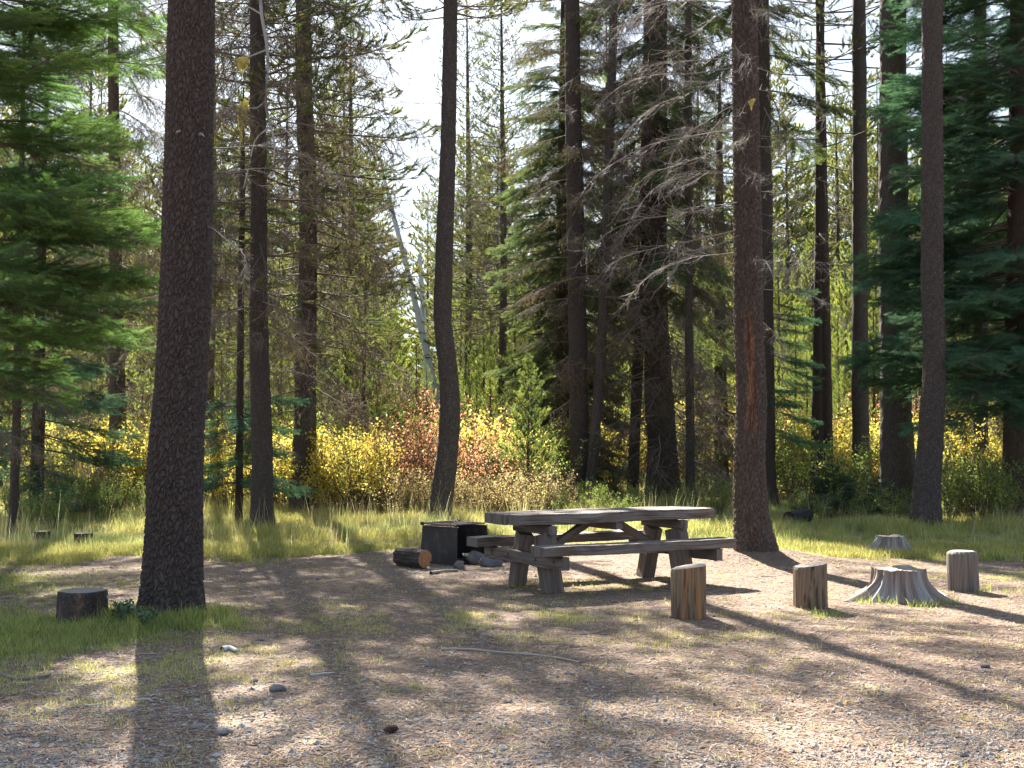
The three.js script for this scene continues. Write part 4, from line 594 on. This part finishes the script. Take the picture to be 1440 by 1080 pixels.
{
  const r = rng(700), oct = [[1, 0, 0], [0, 1, 0], [0, 0, 1], [-1, 0, 0], [0, -1, 0], [0, 0, -1]], fac = [[0, 1, 2], [2, 1, 3], [3, 1, 5], [5, 1, 0], [0, 2, 4], [2, 3, 4], [3, 5, 4], [5, 0, 4]];
  const gravel = new MB(); let n = 0;
  while (n < 46000) {
    const d = 4.7 + 10 * Math.pow(r(), 1.7), px = -60 + 1560 * r(), x = (px - 720) / F * d, z = -d, q = zones(x, z); if (r() > q.grav * (1 - q.green) * 0.95 + 0.06) continue; n++;
    const s = (0.003 + 0.009 * Math.pow(r(), 4) + 0.003 * r()) * (r() < 0.03 ? 1.8 : 1), a = r() * 6.283, ca = Math.cos(a), sa = Math.sin(a), y = groundY(x, z) + s * 0.25, k = 0.55 + 0.7 * r(), t = r(), c = mul3(t < 0.2 ? [0.16, 0.15, 0.155] : mix3([0.22, 0.195, 0.178], [0.37, 0.325, 0.285], t), k), vs = oct.map(([X, Y, Z]) => { const e = s * (0.65 + 0.7 * r()), A = X * e * 1.35, B = Z * e; return [x + A * ca - B * sa + (r() - 0.5) * s * 0.5, y + Y * e * 0.6, z + A * sa + B * ca + (r() - 0.5) * s * 0.5]; });
    for (const [i, j, l] of fac) gravel.tri(...vs[i], ...vs[l], ...vs[j], c);
  }
  const g = new THREE.Mesh(gravel.geo(), M.stone); g.name = 'gravel'; scene.add(g); tag(g, 'fine grey gravel scattered over the bare foreground dirt', 'gravel', null, 'stuff');
  const cols = [[0.34, 0.19, 0.1], [0.28, 0.15, 0.08], [0.4, 0.28, 0.18], [0.2, 0.12, 0.075], [0.42, 0.35, 0.28], [0.09, 0.062, 0.05], [0.3, 0.21, 0.14], [0.15, 0.1, 0.07]], mb = new MB(); n = 0;
  while (n < 125000) {
    const d = 4.7 + 12.5 * Math.pow(r(), 1.35), px = -60 + 1560 * r(), x = (px - 720) / F * d, z = -d, q = zones(x, z); if (r() > 0.97 - 0.6 * q.grav - 0.75 * q.verge) continue; n++;
    const chip = r() < 0.025, b = r() * 6.283, l = chip ? 0.005 + 0.009 * r() : 0.012 + 0.026 * r(), w = chip ? 0.003 + 0.005 * r() : 0.0013 + 0.0013 * r() + d * 0.00008, y = groundY(x, z), y0 = y + 0.002 + 0.005 * r(), y1 = y + 0.002 + 0.012 * r() * r(), c = mul3(cols[(r() * cols.length) | 0], 0.7 + 0.6 * r()), ux = Math.cos(b), uz = Math.sin(b);
    mb.tri(x - ux * l - uz * w, y0, z - uz * l + ux * w, x - ux * l + uz * w, y0, z - uz * l - ux * w, x + ux * l + uz * w, y1, z + uz * l - ux * w, c); mb.tri(x - ux * l - uz * w, y0, z - uz * l + ux * w, x + ux * l + uz * w, y1, z + uz * l - ux * w, x + ux * l - uz * w, y1 + 0.001, z + uz * l + ux * w, c);
  }
  for (let k = 0; k < 900; k++) {                                   // fallen twigs
    const d = 4.9 + 11 * Math.pow(r(), 1.2), px = -60 + 1560 * r(), x = (px - 720) / F * d, z = -d, q = zones(x, z); if (q.verge > 0.5 || r() > 0.35 + fbm(x * 0.8, z * 0.8, 89)) continue;
    const a = r() * 6.283, L = 0.03 + 0.15 * r() * r(), R = 0.002 + 0.004 * r(), bd = (r() - 0.5) * 0.8, pts = []; for (let j = 0; j < 4; j++) { const X = x + Math.cos(a + bd * j / 3) * L * j / 3, Z = z + Math.sin(a + bd * j / 3) * L * j / 3; pts.push(V(X, groundY(X, Z) + R * 0.6 + 0.004 * r(), Z)); } mb.tube(pts, taper(4, R, R * 0.6), 4, mul3([0.3, 0.24, 0.19], 0.4 + 0.9 * r()));
  }
  const g2 = new THREE.Mesh(mb.geo(), M.litter); g2.name = 'needle_litter'; scene.add(g2); tag(g2, 'rust and straw coloured fallen needles and bark chips on the dirt', 'litter', null, 'stuff');
}

// ------------------------------------------------------------------ timber helpers
function beam(len, w, h, seed, { rad = 0.012, wob = 0.004, rings = 28, chip = 0.006 } = {}) {       // along x, centred; w along z, h along y
  const pr = [], K = 4; for (const [sx, sy, a0] of [[1, 1, 0], [-1, 1, 1], [-1, -1, 2], [1, -1, 3]]) for (let k = 0; k <= K; k++) { const a = (a0 + k / K) * Math.PI / 2; pr.push([sx * (w / 2 - rad) + Math.cos(a) * rad, sy * (h / 2 - rad) + Math.sin(a) * rad]); }
  const n = pr.length, mb = new MB(), off = h2(seed, 7) * 3;
  const ring = (x, k) => { let per = 0; for (let s = 0; s <= n; s++) { const [z, y] = pr[s % n], q = 1 + wob / w * 4 * (vn(x * 3 + seed, s * 0.5, seed) - 0.5) - (Math.abs(z) > w / 2 - rad * 1.2 && Math.abs(y) > h / 2 - rad * 1.2 ? chip / w * 2 * vn(x * 14, s, seed + 3) : 0), dy = wob * (vn(x * 2, 4, seed + 5) - 0.5) * 2; if (s) { const [z0, y0] = pr[(s - 1) % n]; per += Math.hypot(z - z0, y - y0); } mb.v(x, y * q + dy, z * q, 0, 1, 0, [1, 1, 1], per / 0.8 + off, x / 1.4 + off); } };
  for (let k = 0; k <= rings; k++) ring(lerp(-len / 2, len / 2, k / rings), k);
  for (let k = 0; k < rings; k++) for (let s = 0; s < n; s++) { const a = k * (n + 1) + s, b = a + n + 1; mb.i.push(a, b, a + 1, a + 1, b, b + 1); }
  for (const e of [0, 1]) { const x = (e ? 1 : -1) * len / 2, f0 = mb.p.length / 3; mb.v(x + (e ? 0.004 : -0.004), 0, 0, e ? 1 : -1, 0, 0, [1, 1, 1], off, off); for (let s = 0; s <= n; s++) { const [z, y] = pr[s % n]; const src = (e ? rings : 0) * (n + 1) + s; mb.v(mb.p[src * 3], mb.p[src * 3 + 1], mb.p[src * 3 + 2], e ? 1 : -1, 0, 0, [1, 1, 1], z / 0.8 + off, y / 1.4 + off); } for (let s = 0; s < n; s++) e ? mb.i.push(f0, f0 + 2 + s, f0 + 1 + s) : mb.i.push(f0, f0 + 1 + s, f0 + 2 + s); }
  const g = mb.geo(), keep = g.attributes.normal.array.slice(); g.computeVertexNormals(); const nn = g.attributes.normal, first = (rings + 1) * (n + 1);
  for (let k = first; k < nn.count; k++) nn.setXYZ(k, keep[k * 3], keep[k * 3 + 1], keep[k * 3 + 2]);
  for (let k = 0; k <= rings; k++) { const a = k * (n + 1), b = a + n, v = V().fromBufferAttribute(nn, a).add(V().fromBufferAttribute(nn, b)).normalize(); nn.setXYZ(a, v.x, v.y, v.z); nn.setXYZ(b, v.x, v.y, v.z); }
  return g;
}
function between(g, mat, name, parent, a, b) { const m = part(name, g, mat, parent); m.position.copy(a).add(b).multiplyScalar(0.5); m.quaternion.setFromUnitVectors(V(1, 0, 0), b.clone().sub(a).normalize()); return m; }

// ------------------------------------------------------------------ picnic table
{
  const yaw = 0.521, c = V(0.95, 0, -12.63);
  const t = thing('picnic_table', 'heavy weathered timber picnic table with two attached benches in the clearing', 'table', [c.x, groundY(c.x, c.z), c.z], yaw);
  const L = 2.44, pw = 0.237;
  for (let k = -1; k <= 1; k++) { const m = part('tabletop_plank', beam(L + (k ? 0.02 * k : 0.03), pw, 0.11, 801 + k, { rings: 44, chip: 0.012, wob: 0.006 }), M.timber, t); m.position.set(0.01 * k, 0.72 + 0.003 * k, k * (pw + 0.008)); }
  for (const s of [-1, 1]) { const m = part('bench_plank', beam(L - 0.06, 0.26, 0.1, 810 + s, { rings: 44, chip: 0.014, wob: 0.006 }), M.timber, t); m.position.set(-0.01, 0.432, s * 0.66); m.rotation.y = 0.008 * s; m.position.y = 0.438; }
  for (const e of [-1, 1]) {
    const x = e * 0.83;
    const top = part('top_crossbeam', beam(0.72, 0.095, 0.1, 820 + e), M.timber, t); top.position.set(x, 0.613, 0); top.rotation.y = Math.PI / 2;
    const low = part('bench_crossbeam', beam(1.58, 0.085, 0.13, 830 + e, { rings: 36 }), M.timber, t); low.position.set(x + e * 0.118, 0.322, 0); low.rotation.y = Math.PI / 2;
    for (const s of [-1, 1]) { const a = V(x, 0.562, s * 0.2), b = V(x, -0.02, s * 0.36), m = between(beam(a.distanceTo(b), 0.21, 0.15, 840 + e * 3 + s, { rad: 0.016 }), M.timber, 'leg', t, b, a); void m; }
    between(beam(0.72, 0.09, 0.085, 850 + e), M.timber, 'diagonal_brace', t, V(e * 0.76, 0.34, 0), V(e * 0.2, 0.64, 0));
  }
  for (const e of [-1, 1]) for (const z of [-0.62, -0.28, 0.28, 0.62]) { const g = new THREE.CylinderGeometry(0.016, 0.018, 0.012, 8); g.rotateZ(Math.PI / 2); const b = part('bolt_head', g, M.rust, t); b.position.set(e * 0.83 + e * 0.166, 0.33, z); }
  const mid = part('centre_cleat', beam(0.66, 0.095, 0.085, 860), M.timber, t); mid.position.set(0, 0.632, 0); mid.rotation.y = Math.PI / 2;
}

// ------------------------------------------------------------------ fire box with firewood and stones
{
  const c = gr(640, 790), t = thing('fire_box', 'black steel campfire box with open front and folded grate', 'fire pit', [c.x, c.y, c.z], -0.72);
  // local: +x is the open front; sides along x; the box widens towards the ground
  const H = 0.46, plate = (pts, th) => { const s = new THREE.Shape(pts.map(([x, y]) => new THREE.Vector2(x, y))); const g = new THREE.ExtrudeGeometry(s, { depth: th, bevelEnabled: true, bevelSize: 0.003, bevelThickness: 0.003, bevelSegments: 1 }); g.translate(0, 0, -th / 2); return g; };
  for (const s of [-1, 1]) { const m = part('side_panel', plate([[-0.33, -0.03], [0.33, -0.03], [0.29, H], [-0.29, H]], 0.008), M.steel, t); m.position.set(0, 0, s * 0.31); m.rotation.x = -s * 0.09; const f = part('rim_flange', new THREE.BoxGeometry(0.6, 0.008, 0.05), M.rust, t); f.position.set(0, H + 0.006, s * 0.268); const w = part('weld_band', new THREE.BoxGeometry(0.61, 0.012, 0.01), M.steel, t); w.position.set(0, H - 0.05, s * 0.284); w.rotation.x = -s * 0.09; }
  const bk = part('back_panel', plate([[-0.305, -0.03], [0.305, -0.03], [0.262, H], [-0.262, H]], 0.008), M.steel, t); bk.rotation.y = Math.PI / 2; bk.position.x = -0.312; 
  const fb = part('rim_flange', new THREE.BoxGeometry(0.05, 0.008, 0.5), M.rust, t); fb.position.set(-0.27, H + 0.006, 0);
  const gm = []; for (let k = 0; k < 9; k++) { const g = new THREE.CylinderGeometry(0.006, 0.006, 0.52, 6); g.rotateX(Math.PI / 2); g.translate(-0.2 + k * 0.055, H + 0.03, 0); gm.push(g); }
  for (const g of gm) part('grate_bar', g, M.steel, t);
  for (const s of [-1, 1]) { const g = part('grate_frame', new THREE.BoxGeometry(0.5, 0.018, 0.014), M.rust, t); g.position.set(0.01, H + 0.03, s * 0.262); }
  const pv = new THREE.CylinderGeometry(0.011, 0.011, 0.64, 8); pv.rotateX(Math.PI / 2); const pm = part('pivot_rod', pv, M.rust, t); pm.position.set(-0.26, H + 0.035, 0);
  for (const s of [-1, 1]) { const kg = new THREE.CylinderGeometry(0.022, 0.022, 0.03, 10); kg.rotateX(Math.PI / 2); const k = part('pivot_collar', kg, M.steel, t); k.position.set(-0.26, H + 0.035, s * 0.325); }
  const ash = part('ash_bed', new THREE.CylinderGeometry(0.27, 0.29, 0.05, 20), M.soot, t); ash.position.y = 0.005;
}
function logGeo(r, len, seed, o = {}) {                             // along +y from 0, bark or split side; returns side, top and bottom faces
  const { sides = 72, rings = 24, rough = 0.05, tilt = 0, taperTo = 1, flat = null, col = null, dome = 0, grain = 0.006 } = o, mb = new MB(), top = new MB(), R = (th, t) => { let q = r * lerp(1, taperTo, t) * (1 + rough * (vn(Math.cos(th) * 1.5 + 5, Math.sin(th) * 1.5 + t * 0.6, seed) - 0.5) * 2) + grain * (fbm(Math.cos(th) * 5 + 9, Math.sin(th) * 5 + 9 + t * 0.7, seed + 2, 3) - 0.5) * 3 - grain * 2.2 * sstep(0.66, 0.74, vn(Math.cos(th) * 7 + 20, Math.sin(th) * 7 + 20 + t * 0.5, seed + 4)) - (t > 0.97 ? 0.004 + 0.008 * vn(th * 12, 1, seed + 6) : 0); if (flat) for (const [fa, fd] of flat) { const c = Math.cos(th - fa); if (c > 0.05) q = Math.min(q, fd * r / c); } return q; };
  for (let k = 0; k <= rings; k++) for (let s = 0; s <= sides; s++) { const t = k / rings, th = s / sides * 2 * Math.PI, f = dome && t > 0.93 ? 1 - dome * ((t - 0.93) / 0.07) ** 2 : 1, q = R(th, t) * f, x = Math.cos(th) * q, z = Math.sin(th) * q, y = t * (len + tilt * x); mb.v(x, y - (k ? 0 : 0.03), z, Math.cos(th), 0, Math.sin(th), col ? col(th, t) : [1, 1, 1], s / sides * Math.max(1, Math.round(r * 6.28 / 0.8)), y / 1.4); }
  for (let k = 0; k < rings; k++) for (let s = 0; s < sides; s++) { const a = k * (sides + 1) + s, b = a + sides + 1; mb.i.push(a, b, a + 1, a + 1, b, b + 1); }
  const g = mb.geo(); g.computeVertexNormals(); const nn = g.attributes.normal; for (let k = 0; k <= rings; k++) { const a = k * (sides + 1), b = a + sides, v = V().fromBufferAttribute(nn, a).add(V().fromBufferAttribute(nn, b)).normalize(); nn.setXYZ(a, v.x, v.y, v.z); nn.setXYZ(b, v.x, v.y, v.z); }
  const cap = (t, y) => { const c = new MB(), fd = dome ? 1 - dome : 1, u = t ? 1 : -1; c.v(0, y(0), 0, 0, u, 0, [1, 1, 1], 0.5, 0.5); for (let s = 0; s <= sides; s++) { const th = s / sides * 2 * Math.PI, q = R(th, t) * (t ? fd : 1), x = Math.cos(th) * q, z = Math.sin(th) * q; c.v(x, y(x), z, 0, u, 0, [1, 1, 1], 0.5 + x / r / 2.3, 0.5 + z / r / 2.3); } for (let s = 0; s < sides; s++) t ? c.i.push(0, s + 2, s + 1) : c.i.push(0, s + 1, s + 2); return c.geo(); };
  return { side: g, top: cap(1, (x) => len + tilt * x + 0.001), bottom: cap(0, () => 0) };
}
{
  const c = gr(585, 797), g = logGeo(0.115, 0.42, 901, { rough: 0.06 }), t = thing('firewood_log', 'short round firewood log with orange cut end beside fire box', 'log', [c.x - 0.12, c.y + 0.115, c.z - 0.08]);
  t.rotation.set(0, -0.75, 0); const mk = (n, geo, m) => { const p = part(n, geo, m, t); p.rotation.z = -Math.PI / 2; p.position.x = -0.1; return p; };
  mk('bark', g.side, M.bark); mk('cut_end', g.top, M.freshCut); mk('cut_end', g.bottom, M.freshCut).position.x = -0.13;
}
[[655, 786, 0.14, [0.85, 0.8, 0.75]], [668, 792, 0.16, [0.5, 0.46, 0.43]], [672, 782, 0.12, [0.95, 0.62, 0.48]], [686, 788, 0.16, [0.5, 0.5, 0.52]], [690, 796, 0.13, [0.5, 0.52, 0.57]], [706, 790, 0.13, [0.55, 0.52, 0.5]], [645, 799, 0.08, [0.6, 0.55, 0.5]]].forEach(([px, py, s, col], k) => {
  const c = gr(px, py), t = new THREE.Mesh(stoneGeo(920 + k, 3, 0.28, col, 0.72), M.rock); t.name = numbered('fire_stone'); t.position.set(c.x, c.y + s * 0.35, c.z - 0.1); t.scale.setScalar(s); t.rotation.y = k * 1.7; scene.add(t);
  tag(t, ['chalky grey stone at the open mouth of the fire box', 'larger dark rounded stone before the fire box opening', 'pinkish stone resting among the grey fire box stones', 'bluish grey stone under the end of the far bench', 'flat blue-grey stone lowest of the pile by the bench', 'grey stone half hidden by the bench crossbeam', 'small charred stone at the corner of the fire box'][k], 'stone', 'stones piled by the fire box');
});
// sticks and a root on the ground
function stick(label, pts, r0, col, cat = 'stick', name = 'fallen_stick') { const w = pts.map(([px, py]) => gr(px, py).add(V(0, r0 * 0.7, 0))), b = w[0].clone(), mb = new MB(); mb.tube(new THREE.CatmullRomCurve3(w.map((p) => p.clone().sub(b))).getPoints(10), taper(11, r0, r0 * 0.6), 6, col, true); const m = new THREE.Mesh(mb.geo(), M.deadTwig); m.name = numbered(name); m.position.copy(b); scene.add(m); tag(m, label, cat); }
stick('short grey stick lying in front of the fire box', [[606, 807], [625, 804], [643, 803]], 0.025, [0.22, 0.2, 0.18]);
stick('forked pale twig beside the firewood log', [[573, 804], [582, 806], [590, 802]], 0.009, [0.34, 0.3, 0.25]);
stick('long pale root crossing the open dirt before the table', [[620, 912], [660, 912], [700, 916], [750, 921], [785, 925], [815, 931]], 0.012, [0.3, 0.25, 0.2], 'root', 'exposed_root');
stick('thin straight twig in the needle litter beside the root', [[436, 948], [455, 946], [470, 945]], 0.011, [0.36, 0.33, 0.29]);
stick('crooked twig on dirt right below the tree shadow', [[0, 948], [30, 955], [66, 950], [70, 944]], 0.016, [0.16, 0.13, 0.11]);
stick('pale chip of wood on the dry grass by the thick trunk', [[312, 914], [322, 912], [333, 916]], 0.024, [0.6, 0.57, 0.52], 'wood chip', 'wood_chip');
stick('weathered twig lying across the tree shadow', [[190, 985], [205, 983], [216, 986]], 0.009, [0.38, 0.34, 0.3]);
stick('curved pale stick at the foot of the old stump', [[1318, 832], [1328, 838], [1334, 846]], 0.012, [0.45, 0.4, 0.35]);
stick('thin grey twig resting in the gravel', [[118, 992], [128, 993], [142, 991]], 0.009, [0.33, 0.31, 0.29]);
[[314, 1031, 0.045, 'round pale rock in the gravel beside the tree shadow'], [356, 955, 0.03, 'flat pale rock on the litter near the thick trunk'], [276, 1022, 0.03, 'small grey rock inside the tree shadow'], [322, 890, 0.02, 'white pebble in the grass beside the thick trunk'], [390, 970, 0.05, 'flat dark rock beside the bare dirt patch'], [1385, 936, 0.035, 'dark stone alone in the pale gravel']].forEach(([px, py, s, l], k) => { const c = gr(px, py), m = new THREE.Mesh(stoneGeo(940 + k, 2, 0.3, k === 5 || k === 4 ? [0.6, 0.6, 0.65] : [1.1, 1.05, 1.0], 0.6), M.rock); m.name = numbered('rock'); m.position.set(c.x, c.y + s * 0.25, c.z); m.scale.setScalar(s); scene.add(m); tag(m, l, 'rock'); });
{ // pine cone
  const c = gr(549, 1029), r = rng(950), mb = new MB(); mb.tube([V(-0.035, 0.02, 0), V(0, 0.022, 0), V(0.035, 0.02, 0)], [0.008, 0.012, 0.004], 6, [0.12, 0.05, 0.03]);
  for (let k = 0; k < 70; k++) { const t = k / 70, a = k * 2.399, x = -0.035 + 0.07 * t, R = 0.024 * Math.sin(Math.PI * (0.15 + 0.75 * t)), cy = 0.022 + Math.cos(a) * R, cz = Math.sin(a) * R, w = 0.008, q = mul3([0.13, 0.065, 0.045], 0.7 + 0.7 * r()); mb.tri(x - 0.006, 0.022, 0, x + 0.008, cy - Math.sin(a) * w, cz + Math.cos(a) * w, x + 0.008, cy + Math.sin(a) * w, cz - Math.cos(a) * w, q); }
  const m = new THREE.Mesh(mb.geo(), M.litter); m.name = 'pine_cone'; m.position.copy(c); m.rotation.y = 0.4; scene.add(m); tag(m, 'small reddish brown pine cone lying on the open dirt', 'pine cone');
}

// ------------------------------------------------------------------ log seats and stumps
function seat(label, px, py, w, h, mat, o) { const c = gr(px, py), k = -c.z / F, t = thing('log_seat', label, 'log seat', [c.x, c.y, c.z - w * k / 2], o.turn || 0), g = logGeo(w * k / 2, h * k, o.seed, o); part('log_side', g.side, mat, t); part('cut_top', g.top, o.topMat || M.endGrain, t); return t; }
const split = (th, t) => { const a = Math.sin(th * 3 + 1), c = fbm(th * 7, t * 1.5, 905); return mix3(mix3([1, 0.97, 0.9], [0.45, 0.4, 0.36], sstep(0.5, 0.65, c)), [1.5, 1.05, 0.62], sstep(0.25, 0.45, Math.cos(th - 1.62) * 1.4 - 0.85 + 0.25 * (c - 0.5)) * sstep(0.42, 0.55, fbm(th * 11 + 3, t * 0.8, 906))); };
seat('split log seat with orange inner wood before the picnic table', 974, 872, 51, 72, M.logSide, { seed: 911, rough: 0.05, tilt: 0.14, taperTo: 1.03, flat: [[1.6, 0.86], [0.2, 0.9]], col: split });
seat('upright log seat with dark stained streak and slanted top', 1146, 858, 47, 60, M.logSide, { seed: 912, rough: 0.03, tilt: 0.13, taperTo: 1.0, flat: [[1.5, 0.93]], col: (th, t) => mix3([1, 0.98, 0.95], [0.28, 0.24, 0.22], sstep(0.5, 0.62, fbm(th * 5 + 2, t * 1.3 + 3, 907)) * sstep(0.5, 0.9, Math.cos(th - 1.65)) ) });
seat('greyish log seat with rounded worn top beyond the old stump', 1363, 833, 43, 56, M.logGrey, { seed: 913, rough: 0.03, taperTo: 0.97, dome: 0.14 });
seat('low dark cut stump in the grass beside the thick pine', 102, 882, 70, 42, M.bark, { seed: 914, rough: 0.1, taperTo: 0.95, cat: 1, col: (th, t) => mix3([1, 1, 1], [2.4, 1.9, 1.4], sstep(0.55, 0.7, fbm(th * 3, t, 908)) * 0.8) }).name = 'cut_stump';
seat('small cut stump in meadow grass, paler topped of the two', 113, 768, 24, 17, M.bark, { seed: 915, rough: 0.06 }).name = 'cut_stump_001';
seat('small cut stump in meadow grass, half sunk beside its paler neighbour', 55, 762, 22, 14, M.bark, { seed: 916, rough: 0.06 }).name = 'cut_stump_002';
function rootStump(label, px, py, rTop, H, seed, lobes, base) {
  const c = gr(px, py), t = thing('weathered_stump', label, 'stump', [c.x, c.y, c.z - 0.2]), S = 160, K = 40, mb = new MB(), r = rng(seed);
  const Rt = (th) => rTop * (1 + 0.12 * (vn(Math.cos(th) * 1.4 + 4, Math.sin(th) * 1.4 + 4, seed) - 0.5) * 2), topY = (th) => H * (1 + 0.1 * (fbm(Math.cos(th) * 1.8 + 5, Math.sin(th) * 1.8 + 5, seed + 4, 4) - 0.5) * 2);
  for (let k = 0; k <= K; k++) for (let s = 0; s <= S; s++) {
    const th = (s % S) / S * 2 * Math.PI, t2 = k / K, f = Math.pow(1 - t2, 2.3); let root = base; for (const [a, l, w] of lobes) { let d = Math.abs(th - a); d = Math.min(d, 6.2832 - d); root += l * Math.exp(-((d / w) ** 2)); }
    const C = Math.cos(th), Sn = Math.sin(th), tw = t2 * 0.25, rid = 0.075 * (fbm(C * 2.6 + 9 + tw, Sn * 2.6 + 9 + t2 * 0.3, seed + 1, 3) - 0.5) + 0.07 * (fbm(C * 9 + 30 + tw, Sn * 9 + 30 + t2 * 1.1, seed + 2, 4) - 0.5) + 0.03 * (vn(C * 5 + 70, Sn * 5 + 70 + t2 * 3, seed + 7) - 0.5) - 0.05 * sstep(0.62, 0.72, vn(C * 6 + 40, Sn * 6 + 40 + t2 * 0.4, seed + 6)), q = Rt(th) + root * f + rid * (0.5 + 0.9 * f) * rTop * 4, y = topY(th) * t2 - (k ? 0 : 0.05);
    const rot = sstep(0.48, 0.6, fbm(C * 3 + 60, Sn * 3 + 60 + t2 * 0.5, seed + 8, 4)); mb.v(Math.cos(th) * q, y, Math.sin(th) * q, 0, 1, 0, mix3([1.05, 1.04, 1.03], [0.75, 0.5, 0.36], rot * 0.55), s / S * 3, y / 1.0 + q * 0.5);
  }
  for (let k = 0; k < K; k++) for (let s = 0; s < S; s++) { const a = k * (S + 1) + s, b = a + S + 1; mb.i.push(a, b, a + 1, a + 1, b, b + 1); }
  const g = mb.geo(); g.computeVertexNormals(); part('stump_side', g, M.silver, t);
  const cm = new MB(), base0 = K * (S + 1); cm.v(0, H * 0.93, 0, 0, 1, 0, [1, 1, 1], 0.5, 0.5); for (let ri = 1; ri <= 5; ri++) for (let s = 0; s <= S; s++) { const i = (base0 + s) * 3, f = ri / 5, x = mb.p[i] * f, z = mb.p[i + 2] * f, y = lerp(H * 0.93, mb.p[i + 1], f * f) + (ri < 5 ? 0.02 * (vn(x * 25, z * 25, seed) - 0.5) : 0.001); cm.v(x, y, z, 0, 1, 0, [1, 1, 1], 0.5 + x / rTop / 2.6, 0.5 + z / rTop / 2.6); }
  for (let s = 0; s < S; s++) { cm.i.push(0, 2 + s, 1 + s); for (let ri = 0; ri < 4; ri++) { const a = 1 + ri * (S + 1) + s, b = a + S + 1; cm.i.push(a, a + 1, b, b, a + 1, b + 1); } }
  const cg = cm.geo(); cg.computeVertexNormals(); part('cut_top', cg, M.endGrain, t); void r;
}
rootStump('silvery weathered stump with splayed roots between two log seats', 1275, 846, 0.225, 0.29, 921, [[2.75, 0.32, 0.3], [0.55, 0.2, 0.35], [1.6, 0.07, 0.5], [4.2, 0.15, 0.4], [5.4, 0.12, 0.3]], 0.1);
rootStump('smaller grey old stump with spread roots at the grass edge', 1259, 776, 0.2, 0.2, 931, [[2.9, 0.3, 0.35], [0.3, 0.1, 0.4], [1.6, 0.08, 0.4], [4.6, 0.1, 0.5]], 0.08);

// charred log, pale logs in the grass
function lyingLog(name, label, p0, p1, r, mat, end, seed) { const b = p0, L = p0.distanceTo(p1), g = logGeo(r, L, seed, { rough: 0.07 }), t = thing(name, label, 'log', [b.x, b.y + r * 0.8, b.z]); t.quaternion.setFromUnitVectors(V(0, 1, 0), p1.clone().sub(p0).normalize()); part('log_side', g.side, mat, t); part('cut_end', g.top, end, t); part('cut_end', g.bottom, end, t); }
const GP = (px, d, dy = 0) => { const x = (px - 720) / F * d; return V(x, groundY(x, -d) + dy, -d); };
lyingLog('charred_log', 'black charred log lying in tall grass behind the scarred tree', GP(1108, 20.6, 0.08), GP(1134, 21.2, 0.1), 0.12, M.soot, M.soot, 961);
lyingLog('fallen_log', 'pale fallen log in meadow grass behind the two small stumps', GP(95, 23, 0.14), GP(135, 24, 0.14), 0.12, M.silver, M.endGrain, 962);
seat('pale upright cut log standing in grass by the brown spruce trunk', 184, 702, 26, 20, M.silver, { seed: 963, rough: 0.06 }).name = 'pale_log';
// leafy little plant at the thick trunk, and hanging lichen
{
  const r = rng(970); for (const [px, py, s, l] of [[172, 884, 0.22, 'small glossy dark-leaved plant beside the thick trunk and low stump'], [205, 888, 0.16, 'low glossy seedling pressed against the thick pine trunk']]) { const g = shrubProto(971 + px, { H: 1, W: 1, stems: 9, leaves: 150, size: 0.2, cols: [[0.05, 0.1, 0.04], [0.08, 0.14, 0.05], [0.1, 0.16, 0.08]] }), c = gr(px, py), t = thing('leafy_plant', l, 'plant', [c.x, c.y, c.z]); t.scale.setScalar(s); part('stems', g.stem, M.twig, t); part('foliage', g.leaf, new THREE.MeshPhysicalMaterial({ color: 0xffffff, vertexColors: true, roughness: 0.35, side: THREE.DoubleSide }), t); void r; }
}
function lichen(label, px, py, d, w, h, seed) { const r = rng(seed), b = at(px, py, d), mb = new MB(); for (let k = 0; k < 300; k++) { const hp = (r() * 4 | 0) / 4 - 0.4, x = (hp * 0.7 + (r() + r() + r() - 1.5) * 0.3) * w, z = (r() - 0.5) * w * 0.7, l = h * (0.12 + 0.88 * r() * r()) * (1 - 0.9 * Math.abs(x) / w), c = mul3([0.72, 0.62, 0.2], 0.75 + 0.5 * r()), dx = -x * 0.5 - 0.06 * r() * h, q = 0.003 + 0.004 * r(), y0 = (0.1 + 0.25 * hp) * r() * h; mb.tri(x - q, y0, z, x + q, y0, z, x + dx * 0.5 + q, -l * 0.55, z + (r() - 0.5) * 0.05, c); mb.tri(x - q, y0, z, x + dx * 0.5 + q, -l * 0.55, z, x + dx, -l, z + (r() - 0.5) * 0.05, c); } const m = new THREE.Mesh(mb.geo(), M.lichen); m.name = numbered('hanging_lichen'); m.position.copy(b); scene.add(m); tag(m, label, 'lichen', ''); }
lichen('short fuzzy clump of yellow lichen on the dead limb', 340, 85, 18.9, 0.24, 0.34, 981);
lichen('long tapering beard of yellow lichen hanging from dead limb', 341, 152, 18.9, 0.2, 0.8, 982);
lichen('tiny yellow lichen tuft on the scarred tree', 1057, 142, 14.6, 0.07, 0.16, 983);

scene.traverse((o) => { if (o.isMesh) { o.castShadow = true; o.receiveShadow = true; } });
{ let tri = 0; const seen = new Set(); scene.traverse((o) => { if (o.isMesh && !seen.has(o.geometry)) { seen.add(o.geometry); tri += (o.geometry.index ? o.geometry.index.count : o.geometry.attributes.position.count) / 3; } }); console.log(Object.entries(P).map(([k, v]) => k + ':' + v[0].tris).join(' ')); console.log('triangles', tri, 'top', scene.children.length); }
renderer.render(scene, camera);
